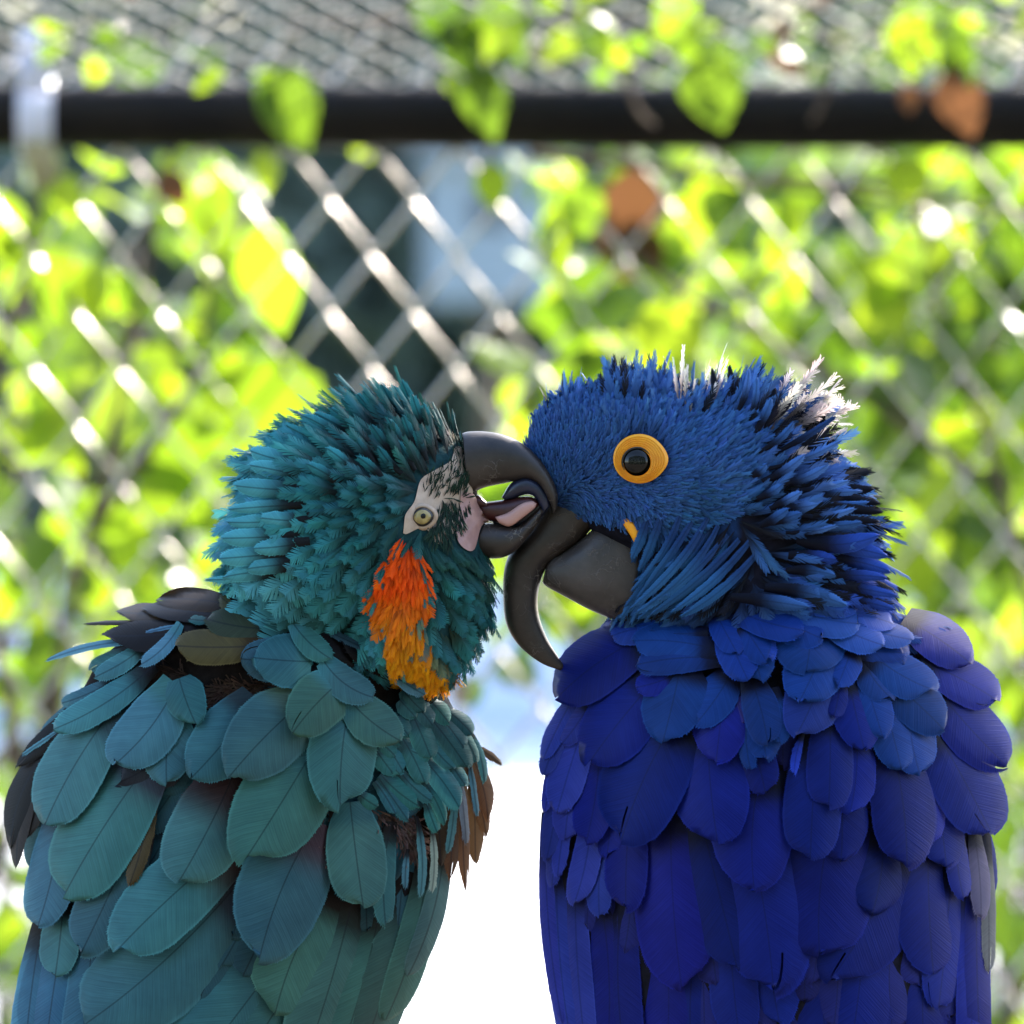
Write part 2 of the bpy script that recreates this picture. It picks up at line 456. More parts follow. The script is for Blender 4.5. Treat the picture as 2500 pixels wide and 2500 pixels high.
# ---------------------------------------------------------------- chain link fence and roof netting
FY = 3.10
M['galv'] = noise_mat('weathered galvanised wire', (0.50, 0.46, 0.42), (0.66, 0.61, 0.56), 90, 0.22, metallic=0.92, bump=0.2, bump_dist=0.0005)
M['galv_roof'] = noise_mat('dull roof netting wire', (0.40, 0.38, 0.34), (0.56, 0.54, 0.50), 60, 0.85, metallic=0.0, bump=0.2, bump_dist=0.0005)
M['pipe'] = noise_mat('black painted pipe', (0.002, 0.002, 0.003), (0.010, 0.008, 0.006), 14, 0.55, bump=0.3, bump_dist=0.001, spec=0.2)

def zigzag(p, h, n, off, r, sides=6):
    pts = []
    for i in range(n + 1):
        x = (p / 2 + r * 0.9) * (1 if i % 2 == 0 else -1)
        z = -i * h
        y1 = off * (1 if i % 2 == 0 else -1)
        sgn = 1 if i % 2 == 0 else -1
        # rounded knuckle: three points about the bend
        pts += [(x - sgn * p * 0.09, y1 * -1.0, z + h * 0.075), (x, 0, z), (x - sgn * p * 0.09, y1 * 1.0, z - h * 0.075)]
    return tube(pts, r, sides)

def fence():
    f = empty('chain_link_fence', (0, FY, 0))
    ztop = P(0, 285, FY).z
    p, h, r = 0.0300, 0.0400, 0.0019
    V, F = zigzag(p, h, 46, 0.0022, r)
    ph = P(0, 625, FY).z          # height of a row of knuckles
    z0 = ph + h * math.ceil((ztop - ph) / h)
    x0 = P(805, 0, FY).x - p / 2
    first = None
    for i in range(-54, 56):
        if first is None:
            o = mesh_np('wire', V, F, M['galv'], f); first = o
        else:
            o = link_copy(first, f)
        o.location = (x0 + i * p, 0, z0 + (h if i % 2 else 0))
    pr = 0.0232
    pts = [(x, 0, ztop) for x in np.linspace(-1.7, 1.7, 12)]
    mesh_np('top_rail', *tube(pts, pr, 24), M['pipe'], f)
    for sx in (-1.7, 1.7):
        mesh_np('post', *tube([(sx, 0, -0.05), (sx, 0, 1.0), (sx, 0, ztop + 0.03)], 0.026, 20), M['pipe'], f)
        # cap
        mesh_np('post_cap', *tube([(sx, 0, ztop + 0.028), (sx, 0, ztop + 0.045), (sx, 0, ztop + 0.052)], [0.029, 0.027, 0.012], 20), M['pipe'], f)
    tag(f, 'chain link fence of diamond wire mesh under a black pipe rail', 'fence')
    # sloping roof netting from the rail up towards the viewer
    n = empty('roof_netting', (0, FY, ztop + 0.022))
    p, h, r = 0.0170, 0.0215, 0.0015
    V, F = zigzag(p, h, 124, 0.0018, r, 5)
    V = np.array(V)
    a = R(23)
    # wire runs along -z in its own frame: turn it to run from the rail (z=0) up and towards the camera
    W = np.stack([V[:, 0], V[:, 2] * math.cos(a) + V[:, 1] * math.sin(a), -V[:, 2] * math.sin(a) + V[:, 1] * math.cos(a)], 1)
    first = None
    for i in range(-90, 96):
        if first is None:
            o = mesh_np('wire', W, F, M['galv_roof'], n); first = o
        else:
            o = link_copy(first, n)
        sh = h if i % 2 else 0
        o.location = (i * p, sh * math.cos(a), -sh * math.sin(a))
    tag(n, 'fine pale wire netting of the aviary roof sloping up from the pipe rail', 'netting')
fence()

def sky_blocker():  # unseen foliage screen, added to block low sky light on the birds
    r = np.random.default_rng(91)
    h = empty('sky_blocker', (0, -9.5, 0))
    n = 8200
    pts = np.stack([r.uniform(-11, 11, n), r.uniform(-0.5, 0.5, n), r.uniform(0.1, 8.6, n) + r.normal(size=n) * 0.2], 1)
    V, F = scatter_leaves(pts, 0.40, r)
    o = mesh_np('foliage', V, F, M['leaf_dark'], h); tag(o, kind='stuff')
    st = [tube([(x, 0, -0.05), (x + 0.05, 0.02, 3.5), (x, 0, 7.8)], [0.09, 0.07, 0.03], 8) for x in np.linspace(-10.5, 10.5, 15)]
    mesh_np('stem', *merge(st), M['bark'], h)
    tag(h, 'unseen tall foliage screen added behind the viewer to block low sky', 'sky_blocker')
sky_blocker()

def strap():
    m = noise_mat('pale plastic strap', (0.50, 0.56, 0.75), (0.72, 0.74, 0.84), 30, 0.35, bump=0.2)
    m2 = noise_mat('frayed olive strap tail', (0.24, 0.22, 0.10), (0.36, 0.32, 0.18), 60, 0.7, bump=0.4)
    c = P(88, 285, FY)
    s = empty('strap', c)
    V, F = [], []
    hw, r, n = 0.0125, 0.0250, 28
    for t, th in ((0, 0), (1, 0.002)):
        pass
    for i in range(n):
        a = 2 * math.pi * i / n
        for x in (-hw, hw):
            for rr in (r, r + 0.0025):
                V.append((x, -math.cos(a) * rr, math.sin(a) * rr))
    for i in range(n):
        j = (i + 1) % n
        b, d = i * 4, j * 4
        F += [(b, d, d + 2, b + 2), (b + 1, b + 3, d + 3, d + 1), (b, b + 1, d + 1, d), (b + 2, d + 2, d + 3, b + 3)]
    mesh_np('loop', V, F, m, s)
    for nm, x0, x1, z0, z1, mm in (('upright_end', 0.000, -0.001, 0.016, 0.060, m), ('tail', 0.002, 0.010, -0.018, -0.052, m2)):
        V, F = [], []
        for i in range(8):
            t = i / 7
            x = x0 + (x1 - x0) * t; z = z0 + (z1 - z0) * t; y = -0.0295 - 0.003 * math.sin(t * 3)
            for sx in (-1, 1):
                for yy in (0, 0.002):
                    V.append((x + sx * hw * (0.96 - 0.1 * t), y + yy, z))
        for i in range(7):
            b, d = i * 4, i * 4 + 4
            F += [(b, b + 2, d + 2, d), (b + 1, d + 1, d + 3, b + 3), (b, d, d + 1, b + 1), (b + 2, b + 3, d + 3, d + 2)]
        F += [(0, 1, 3, 2), (28, 30, 31, 29)]
        mesh_np(nm, V, F, mm, s)
    tag(s, 'pale plastic strap wrapped round the black pipe rail', 'strap')
strap()

# ---------------------------------------------------------------- vines on the fence
LEAVES = []
for k in range(7):
    lv, lf = leaf_mesh(0.07, 0.040 + 0.005 * k, random.uniform(0.05, 0.35), random.uniform(0.05, 0.35), seed=k, rows=6)
    me = bpy.data.meshes.new('leaf'); me.from_pydata([tuple(v) for v in lv], [], [tuple(int(i) for i in f) for f in lf]); me.update()
    me.polygons.foreach_set('use_smooth', np.ones(len(me.polygons), bool))
    me.materials.append(M['leaf'])
    LEAVES.append(me)
def recolour(me, mat):
    m2 = me.copy(); m2.name = 'leaf'; m2.materials.clear(); m2.materials.append(mat); return m2
BROWN = [recolour(LEAVES[k], M['leaf_brown']) for k in (0, 3, 5)]
SHADED = [recolour(LEAVES[k], M['leaf_shrub_shaded']) for k in (0, 2, 4, 6)]  # vine leaves with shade put into a darker colour

def add_leaf(parent, pos, size, ang, face=0.0, tilt=0.0, me=None, label=None, name='leaf'):
    """ang: direction of the tip in the picture plane (deg, 0 right, 90 up); face/tilt turn the blade"""
    o = bpy.data.objects.new(name, me or random.choice(LEAVES)); COL.objects.link(o); o.parent = parent
    d = Vector((math.cos(R(ang)), 0, math.sin(R(ang))))
    nrm = Vector((0, -1, 0))
    rot = Matrix.Rotation(R(face), 3, d)
    nrm = rot @ nrm
    s = d.cross(nrm).normalized()
    d2 = Matrix.Rotation(R(tilt), 3, s) @ d
    n2 = s.cross(d2) * -1
    n2 = d2.cross(s) * -1
    k = size / 0.07
    m = Matrix((s, d2, s.cross(d2))).transposed().to_4x4() @ Matrix.Scale(k, 4)
    o.matrix_local = Matrix.Translation(Vector(pos) - parent.location) @ m
    if label: o['label'] = label
    return o

OPEN = [(640, 370), (1340, 370), (1350, 560), (1320, 800), (1260, 1010), (820, 1010), (740, 900), (620, 700), (560, 560)]
OPEN2 = [(1080, 1500), (1560, 1500), (1560, 2600), (860, 2600), (1060, 2100)]
def stem_path(pts, y, jit=0.0):
    return catmull([np.array(P(a, b, y + (random.random() - 0.5) * jit)) for a, b in pts], 8 * len(pts))

def vine(name_label, stems, region, n_parts, n_stuff, seed, sizes=(0.022, 0.056), shaded_frac=0.12, yr=(0.0, 0.20), stuff_y=(0.15, 0.6), keep=None, extra=(), beyond=None):
    r = random.Random(seed); g = np.random.default_rng(seed)
    base = stems[0][0]
    v = empty('climbing_vine', P(base[0], base[1], FY))
    st = []
    for s in stems:
        pth = stem_path(s, FY + 0.015, 0.03)
        st.append(tube(pth - np.array(v.location), np.linspace(0.0045, 0.0018, len(pth)), 6))
    mesh_np('stem', *merge(st), M['bark'], v)
    def ok(x, y):
        if in_poly([x], [y], OPEN)[0] or in_poly([x], [y], OPEN2)[0]: return False
        return keep is None or keep(x, y, r)
    cnt = 0; tries = 0
    while cnt < n_parts and tries < 20000:
        tries += 1
        x = r.uniform(region[0], region[2]); y = r.uniform(region[1], region[3])
        if not ok(x, y): continue
        dy = FY + r.uniform(*yr)
        sz = r.uniform(*sizes)
        me = r.choice(SHADED) if r.random() < shaded_frac else r.choice(LEAVES)
        add_leaf(v, P(x, y, dy), sz, r.gauss(-90, 38), r.gauss(0, 42), r.gauss(0, 35), me)
        cnt += 1
    for e in extra:
        px, py, sz, ang, face, tilt, dy, kind = e
        me = {'l': LEAVES[3], 'b': BROWN[1], 'd': SHADED[2], 'w': LEAVES[6]}[kind]
        add_leaf(v, P(px, py, FY + dy), sz, ang, face, tilt, me, 'withered brown leaf' if kind == 'b' else None)
    pts = []
    while len(pts) < n_stuff:
        x = r.uniform(region[0], region[2]); y = r.uniform(region[1], region[3])
        if not ok(x, y): continue
        pts.append(np.array(P(x, y, FY + r.uniform(*stuff_y))))
    if beyond:
        for _ in range(700): pts.append(np.array(P(r.uniform(*beyond), r.uniform(350, 2700), FY + r.uniform(-0.05, 0.5))))
    if pts:
        V, F = scatter_leaves(np.array(pts) - np.array(v.location), 0.045, g, (0, -0.2, -1), 0.9)
        o = mesh_np('foliage', V, F, M['leaf'], v); tag(o, kind='stuff')
    tag(v, name_label, 'vine', 'vines on the fence')
    return v

def keep_left(x, y, r):
    if y < 380: return r.random() < 0.25
    if y > 2050: return r.random() < 0.2 and x < 150
    if y > 1550 and x < 160: return r.random() < 0.3
    return True
def keep_right(x, y, r):
    if y < 380: return False
    if y > 1500 and x < 2250: return False
    if y > 1650 and x < 2440 : return r.random() < 0.25
    if y > 1850: return r.random() < 0.4
    return True
vine('leafy green vine on the wire mesh below the strap, behind the teal macaw',
     [[(-150, 2400), (60, 1900), (220, 1300), (330, 800), (420, 380), (560, 330)], [(220, 1300), (480, 900), (520, 500)], [(60, 1900), (-60, 1200), (80, 600), (100, 360)]],
     (-350, 300, 880, 2500), 230, 130, 21, keep=keep_left, beyond=(-4200, -350), extra=[
         (650, 560, 0.080, -95, 30, -10, 0.02, 'l'), (530, 470, 0.055, -105, -25, 10, 0.02, 'l'), (165, 430, 0.036, -92, 20, 0, -0.04, 'l'),
         (235, 640, 0.045, -95, 30, 10, -0.02, 'l'), (135, 640, 0.055, -92, 40, 0, -0.02, 'l'), (740, 905, 0.075, -130, 0, 0, 0.0, 'w'),
         (460, 1030, 0.060, -80, 10, 0, 0.02, 'w'), (560, 860, 0.050, -100, 5, 0, 0.03, 'w'), (400, 420, 0.03, -60, 0, 0, -0.03, 'b'), (1120, 1660, 0.022, -80, 20, 0, 0.1, 'b'), (1225, 1120, 0.050, -90, 10, 0, 0.05, 'l'), (1260, 930, 0.030, -100, 20, 0, 0.05, 'l'), (1270, 1540, 0.02, -60, 20, 0, 0.05, 'l'), (1160, 1650, 0.025, -100, 10, 0, 0.1, 'l')])
vine('dense green vine on the wire mesh with brown leaves, behind the blue macaw',
     [[(2620, 2500), (2560, 1800), (2450, 1200), (2300, 800), (2200, 480), (1750, 430), (1330, 385)], [(2450, 1200), (2000, 900), (1650, 700), (1450, 520)], [(2650, 540), (2200, 480)]],
     (1240, 360, 2850, 2500), 285, 240, 22, keep=keep_right, beyond=(2850, 6600), shaded_frac=0.45, extra=[
         (2215, 385, 0.036, -92, 5, 0, -0.03, 'w'), (2190, 620, 0.046, -110, 20, 0, -0.02, 'w'), (2130, 700, 0.044, -60, 10, 0, -0.02, 'w'),
         (1440, 440, 0.050, -110, 25, 0, -0.02, 'l'), (1560, 420, 0.060, -100, 20, 10, 0.03, 'b'), (1500, 520, 0.050, -80, -20, 10, 0.05, 'b'), (1590, 500, 0.045, -120, 30, 0, 0.05, 'b'),
         (1640, 740, 0.055, -95, 10, 0, -0.02, 'w'), (1400, 720, 0.045, -100, 10, 0, 0.0, 'w'), (1540, 540, 0.04, -60, 10, 0, 0.03, 'b')])

def rail_vine():
    v = empty('climbing_vine', P(1180, 40, FY - 0.08))
    r = random.Random(31)
    st = []
    for s in ([(700, 60), (1180, 40), (1700, 60), (2300, 90), (2700, 60)], [(1180, 40), (1200, 180), (1195, 330), (1190, 420)], [(1540, 60), (1530, 180), (1560, 270), (1600, 310)], [(2060, 60), (2010, 240), (1980, 300)], [(1290, 375), (1560, 400), (1800, 440), (2200, 490), (2650, 520)]):
        pth = catmull([np.array(P(a, b, FY - 0.07)) for a, b in s], 7 * len(s))
        st.append(tube(pth - np.array(v.location), np.linspace(0.003, 0.0014, len(pth)), 6))
    mesh_np('stem', *merge(st), M['bark'], v)
    big = [(1730, 130, 0.056, -84, 5, 0, -0.10, 'd'), (700, 180, 0.056, -80, 18, 5, -0.09, 'd'), (640, 200, 0.03, -60, 50, 0, -0.08, 'd'),
           (1190, 170, 0.052, -92, 32, 0, -0.09, 'd'), (1130, 40, 0.052, -85, 40, 0, -0.1, 'd'), (1080, -40, 0.050, -92, 30, 0, -0.1, 'd'), (1230, -20, 0.055, -95, 20, 0, -0.1, 'd'),
           (1280, 20, 0.045, -100, 50, 0, -0.06, 'd'), (1195, 400, 0.034, -85, 5, 0, -0.06, 'l'), (2330, 170, 0.050, -80, 20, 0, -0.1, 'b'), (2230, 20, 0.05, -95, 10, 0, -0.1, 'l'),
           (2290, 60, 0.045, -60, 15, 0, -0.1, 'd'), (1680, -20, 0.045, -120, 20, 0, -0.1, 'l'), (2220, 210, 0.02, -90, 0, 0, -0.08, 'b'), (1410, 60, 0.03, -60, 30, 0, -0.06, 'd'),
           (690, 285, 0.022, -90, 40, 0, -0.1, 'l'), (655, 370, 0.03, -100, 20, 0, -0.02, 'l'), (1100, 175, 0.018, -90, 30, 0, -0.1, 'l'), (90, 60, 0.026, -20, 60, 0, -0.1, 'l'), (95, 110, 0.024, -10, 65, 0, -0.1, 'l'),
           (235, 140, 0.018, -90, 20, 0, -0.1, 'l'), (620, 180, 0.018, 0, 60, 0, -0.1, 'l')]
    for px, py, sz, ang, face, tilt, dy, kind in big:
        me = {'l': LEAVES[3], 'b': BROWN[1], 'd': SHADED[2], 'w': LEAVES[6]}[kind]
        add_leaf(v, P(px, py, FY + dy), sz, ang, face, tilt, me, 'withered brown leaf' if kind == 'b' else None)
    for k in range(120):
        x = r.uniform(1250, 2700) if r.random() < 0.8 else r.uniform(-200, 1250)
        y = r.uniform(-260, 170)
        add_leaf(v, P(x, y, FY + r.uniform(-0.35, 0.05)), r.uniform(0.014, 0.032), r.gauss(-80, 50), r.gauss(0, 45), r.gauss(0, 40), r.choice(LEAVES + SHADED + BROWN[:1]))
    tag(v, 'sprays of vine creeping along the roof netting and hanging over the black pipe', 'vine', 'vines on the fence')
rail_vine()

def shade_spray():
    # unseen leaf clusters added on the roof along sun rays, to shade the macaws
    v = empty('climbing_vine', (0.9, 1.35, 2.66))
    r = random.Random(77)
    a = math.tan(R(23)); zt = P(0, 285, FY).z + 0.022
    nodes = []
    for px, py in ((2300, 1600), (2240, 1535), (2200, 1590), (2090, 1580), (2390, 1690), (2280, 1710), (1960, 1560), (800, 1060), (700, 1120)):
        q = P(px, py, -0.01)
        t = (zt + (FY - q.y) * a - q.z) / (L_dir.z + L_dir.y * a)
        nodes.append(np.array(q + L_dir * t))
    nodes = np.array(nodes)
    o = nodes - np.array(v.location)
    mesh_np('stem', *merge([tube(catmull([o[0] + (0.5, 0.2, -0.09), o[0], o[1], o[5], o[6], o[7], o[7] + (-0.3, 0.05, -0.02)], 40), 0.004, 6)]), M['bark'], v)
    for q in nodes:
        for k in range(13):
            p = q + np.array([r.gauss(0, 0.022), r.gauss(0, 0.02), 0.01 + r.random() * 0.03])
            add_leaf(v, p, r.uniform(0.035, 0.055), r.gauss(-90, 60), r.gauss(0, 50), r.gauss(40, 30), r.choice(LEAVES))
    tag(v, 'unseen leaf sprays added on the roof netting to shade the macaws from the sun', 'vine', 'vines on the fence')
shade_spray()

def shrub(px, y, w, z0, z1, n, label, seed):
    r = np.random.default_rng(seed)
    b = P(px, 0, y); b.z = z0
    s = empty('shrub', b)
    st = []
    for k in range(7):
        a = r.uniform(-1, 1); 
        st.append(tube(catmull([(a * 0.1, r.uniform(-.05, .05), -0.05), (a * w * 0.5, 0, (z1 - z0) * 0.5), (a * w * 0.9, r.uniform(-.1, .1), (z1 - z0) * 0.92)], 8), np.linspace(0.014, 0.004, 8), 6))
    mesh_np('stem', *merge(st), M['bark'], s)
    c = np.stack([r.uniform(-w, w, 60), r.uniform(-0.3, 0.3, 60), r.uniform(0.1, z1 - z0, 60)], 1)
    pts = c[r.integers(0, 60, n)] + r.normal(size=(n, 3)) * 0.055
    V, F = scatter_leaves(pts, 0.06, r)
    o = mesh_np('foliage', V, F, M['leaf_shrub_shaded'], s); tag(o, kind='stuff')
    tag(s, label, 'shrub', 'shrubs behind the fence')
shrub(-60, 4.6, 0.16, 0.0, 1.98, 300, 'loose green shrub behind the vine under the strap', 41)
shrub(2230, 4.4, 0.24, 0.0, 2.00, 1500, 'thick green shrub behind the dense vine and the blue macaw', 42)

# ================================================================= the macaws
def lerp_table(t):
    t = np.array(t, float)
    return lambda y: [np.interp(y, t[:, 0], t[:, k]) for k in range(1, t.shape[1])]

class Bird:
    """table rows: (py, left px, right px, half depth px); depth of the back surface follows a parabola across each row"""
    def __init__(self, name, table, blobs, y0=0.0):
        self.tab = lerp_table(table); self.table = table; self.y0 = y0
        self.root = empty(name, P(table[-1][1] * 0.5 + table[-1][2] * 0.5, table[-1][0], y0))
        self.loc = np.array(self.root.location)
        self.blobs = blobs
        self.rd = random.Random(int(table[0][1]))
    def front(self, px, py):
        l, r, hd = self.tab(py)
        c, hw = (l + r) / 2, (r - l) / 2
        u = (px - c) / hw
        return self.y0 + (-hd * (1 - np.minimum(u * u, 2.2))) / S
    def build_body(self, colfn, inset=26):
        V, F = [], []
        rows = np.linspace(self.table[0][0], self.table[-1][0], 60); ns = 40
        for py in rows:
            l, r, hd = self.tab(py); c, hw = (l + r) / 2, (r - l) / 2 - inset
            hw = max(hw, 12); hf = max(hd - inset, 12)
            for k in range(ns):
                a = 2 * math.pi * k / ns
                u = math.cos(a)
                s = math.sin(a)
                d = -hf * (1 - u * u) if s >= 0 else hf * 0.95 * abs(s)
                V.append(P(c + u * hw, py, self.y0 + d / S))
        n = len(rows)
        for i in range(n - 1):
            for k in range(ns):
                k2 = (k + 1) % ns
                F.append((i * ns + k, i * ns + k2, (i + 1) * ns + k2, (i + 1) * ns + k))
        F.append(tuple(range(ns))[::-1]); F.append(tuple(range((n - 1) * ns, n * ns)))
        parts = [(V, F)]
        for (cx, cy, dep, rx, ry, rd_, rot) in self.blobs:
            v, f = [], []
            nu, nv = 24, 16
            ca, sa = math.cos(R(rot)), math.sin(R(rot))
            for j in range(nv + 1):
                th = math.pi * j / nv
                for i in range(nu):
                    ph = 2 * math.pi * i / nu
                    x = math.sin(th) * math.cos(ph) * rx; z = math.cos(th) * ry; y = math.sin(th) * math.sin(ph) * rd_
                    v.append(P(cx + x * ca - z * sa, cy - (x * sa + z * ca), self.y0 + (dep + y) / S))
            for j in range(nv):
                for i in range(nu):
                    i2 = (i + 1) % nu
                    f.append((j * nu + i, (j + 1) * nu + i, (j + 1) * nu + i2, j * nu + i2))
            parts.append((v, f))
        V, F = merge(parts)
        tmp = mesh_np('tmp', V, F, None)
        rm = tmp.modifiers.new('r', 'REMESH'); rm.mode = 'VOXEL'; rm.voxel_size = 0.0032
        sm = tmp.modifiers.new('s', 'SMOOTH'); sm.iterations = 14; sm.factor = 0.6
        dg = bpy.context.evaluated_depsgraph_get()
        me = bpy.data.meshes.new_from_object(tmp.evaluated_get(dg))
        bpy.data.objects.remove(tmp)
        nv = len(me.vertices)
        co = np.zeros(nv * 3, np.float32); me.vertices.foreach_get('co', co); co = co.reshape(-1, 3).astype(float)
        me.calc_loop_triangles()
        tri = np.zeros(len(me.loop_triangles) * 3, np.int32); me.loop_triangles.foreach_get('vertices', tri); tri = tri.reshape(-1, 3)
        self.co, self.tri = co, tri
        self.bvh = BVHTree.FromPolygons([Vector(c) for c in co], [tuple(int(i) for i in t) for t in tri])
        o = mesh_np('body', co - self.loc, tri, M['body'], self.root, col=colfn(to_px(co)))
        return o
    def hit(self, px, py):
        a = Vector((0, -CAM_D, CAM_Z)); d = (P(px, py, 0) - a).normalized()
        loc, nor, idx, dist = self.bvh.ray_cast(a, d)
        return loc, nor
    # ---- large vaned feathers, each an object of its own
    def feather(self, b, t, w, col, layer=0.0, slope=0.13, bend=0.0, base=(0.012, 0.010, 0.010), sq=2.0, conv=0.09, split=None, name='feather', mat='vane', base_end=0.35, droop=0.0, dep=None, curl=0.0):
        b = np.array(b, float); t = np.array(t, float)
        d = t - b; ln = np.linalg.norm(d); d /= ln
        p = np.array([-d[1], d[0]])
        k = min(0.72, max(0.74 * w / ln, 0.34))
        vs = list(np.linspace(0, 1 - k, 8)) + [1 - k + k * math.sin(math.pi / 2 * i / 6) for i in range(1, 7)]
        us = [-1, -0.86, -0.5, 0.0, 0.5, 0.86, 1]
        if split is not None:
            us = sorted(us + [split - 0.008, split + 0.008])
        V, C, U = [], [], []
        rd = self.rd
        yhit = None
        ph = rd.random() * 6
        tipn = [rd.uniform(-1, 1) for _ in us]; skew = rd.uniform(-0.10, 0.10)
        sq = sq * rd.uniform(0.92, 1.22)
        for v in vs:
            if v <= 1 - k:
                e = v / (1 - k); pw = 0.56 + 0.44 * (math.sin(min(1, e * 1.15) * math.pi / 2) ** 1.1)
            else:
                e = (v - (1 - k)) / k; pw = max(0.0, 1 - e ** sq) ** (1 / sq)
                pw = max(pw, 0.03)
            m = b + d * ln * v + p * bend * ln * (4 * v * (1 - v))
            if dep == 'head':
                loc, nn = self.hit(m[0], m[1])
                if yhit is None: yhit = loc.y if loc is not None else self.y0 - 60 / S
                else:
                    lim = yhit + 0.30 * (v - vprev) * ln / S
                    yhit = min(loc.y, lim) if loc is not None and loc.y > yhit - 0.02 else (lim if loc is None else yhit)
                vprev = v
            for ju, u in enumerate(us):
                uu = u
                if split is not None and v > 1 - k * 0.6 and abs(u - split) < 0.05:
                    uu = u + (0.03 if u > split else -0.03) * (v - 1 + k) / k
                q = m + p * uu * pw * w / 2
                if v > 1 - k: q = q + d * w * e * e * (0.045 * tipn[ju] + skew * u)
                # outer edge ripple
                if abs(u) > 0.9: q = q + d * rd.uniform(-1, 1) * 1.2 + p * rd.uniform(-1, 1) * 0.9
                dist = ln * v
                hgt = layer + slope * dist - conv * w * (u * u) * (0.4 + 0.6 * pw) - droop * ln * v * v + 0.010 * w * math.sin(6 * v + ph + u * 2) + curl * w * u
                y = (self.front(q[0], q[1]) if dep is None else yhit) - hgt / S
                V.append(np.array(P(q[0], q[1], y)) - self.loc)
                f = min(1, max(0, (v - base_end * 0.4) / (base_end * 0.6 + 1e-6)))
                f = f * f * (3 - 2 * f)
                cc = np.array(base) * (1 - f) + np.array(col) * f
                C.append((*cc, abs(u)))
                U.append((uu * pw * w / 2 / S, dist / S))
        nu = len(us); F = []
        for i in range(len(vs) - 1):
            for j in range(nu - 1):
                if split is not None and abs((us[j] + us[j + 1]) / 2 - split) < 0.015 and vs[i] > 1 - k * 0.6: continue
                a = i * nu + j
                F.append((a, a + 1, a + nu + 1, a + nu))
        # loose barbs along the rim
        nr = len(vs)
        for side in (0, nu - 1):
            for i in range(3, nr - 1):
                p0, p1 = V[i * nu + side], V[(i + 1) * nu + side]
                mid = V[i * nu + (nu // 2)]
                seg = p1 - p0; sl = np.linalg.norm(seg)
                if sl < 1e-6: continue
                fw = seg / sl; ow = (p0 + p1) / 2 - mid; ow /= np.linalg.norm(ow) + 1e-9
                n_ = max(2, int(sl * S / 5.5))
                for q_ in range(n_):
                    if rd.random() < 0.12: continue
                    t0 = q_ / n_; L_ = rd.uniform(2.0, 7.5) / S * (1.3 if vs[i] > 0.8 else 0.8)
                    a_, b_ = p0 + seg * t0, p0 + seg * (t0 + 0.95 / n_)
                    o_ = len(V)
                    V += [a_ - ow * 1.0 / S, b_ - ow * 1.0 / S, (a_ + b_) / 2 + ow * L_ * 0.75 + fw * L_ * 0.7]
                    cc = C[i * nu + side]; C += [cc] * 3
                    uu_ = U[i * nu + side]; U += [uu_] * 3
                    F.append((o_, o_ + 1, o_ + 2))
        return mesh_np(name, V, F, M[mat], self.root, col=C, uv=U)

    def sweep(self, name, st, mat, parent=None, n=26, sides=20, ex=2.2):
        """st rows: outer px,py, inner px,py, half depth px, centre depth px"""
        s = catmull(st, n)
        V, F = [], []
        for row in s:
            ox, oy, ix, iy, hd, dc = row
            cx, cy = (ox + ix) / 2, (oy + iy) / 2; hx, hy = (ox - ix) / 2, (oy - iy) / 2
            hd = max(hd, 1)
            for k in range(sides):
                a = 2 * math.pi * k / sides
                ca, sa = math.cos(a), math.sin(a)
                c = math.copysign(abs(ca) ** (2 / ex), ca); q = math.copysign(abs(sa) ** (2 / ex), sa)
                V.append(np.array(P(cx + hx * c, cy + hy * c, self.y0 + (dc - hd * q) / S)) - self.loc)
        for i in range(n - 1):
            for k in range(sides):
                k2 = (k + 1) % sides
                F.append((i * sides + k, i * sides + k2, (i + 1) * sides + k2, (i + 1) * sides + k))
        F.append(tuple(range(sides))[::-1]); F.append(tuple(range((n - 1) * sides, n * sides)))
        o = mesh_np(name, V, F, mat, parent or self.root)
        bpy.context.view_layer.update()
        return o

    def patch(self, name, poly, mat, off=3.0, step=4.5, parent=None, wob=1.2):
        """a piece of bare skin lying on the body inside a traced outline"""
        pl = np.array(poly + poly[:3], float)
        bd = catmull(pl, len(pl) * 9)
        bd = bd[9:9 + len(poly) * 9]
        keep = [bd[0]]
        for q in bd[1:]:
            if np.linalg.norm(q - keep[-1]) > step and np.linalg.norm(q - bd[0]) > step * 0.6: keep.append(q)
        bd = np.array(keep); nb = len(bd)
        gx = np.arange(bd[:, 0].min(), bd[:, 0].max(), step * 1.6); gy = np.arange(bd[:, 1].min(), bd[:, 1].max(), step * 1.6)
        X, Y = np.meshgrid(gx, gy); X, Y = X.ravel(), Y.ravel()
        ins = in_poly(X, Y, [tuple(q) for q in bd])
        inner = np.stack([X[ins], Y[ins]], 1)
        pts = [Vector(q) for q in np.vstack([bd, inner])]
        vs, es, fs, *_ = delaunay_2d_cdt(pts, [(a, (a + 1) % nb) for a in range(nb)], [], 1, 1e-4)
        V = []; last = None
        for k, q in enumerate(vs):
            loc, n = self.hit(q.x, q.y)
            if loc is None: V.append(np.array(P(q.x, q.y, last if last is not None else self.y0 - 60 / S)) - self.loc); continue
            last = loc.y
            V.append(np.array(P(q.x, q.y, loc.y - (off + wob * math.sin(q.x * 0.21) * math.sin(q.y * 0.17)) / S)) - self.loc)
        return mesh_np(name, V, [tuple(f) for f in fs], mat, parent or self.root)

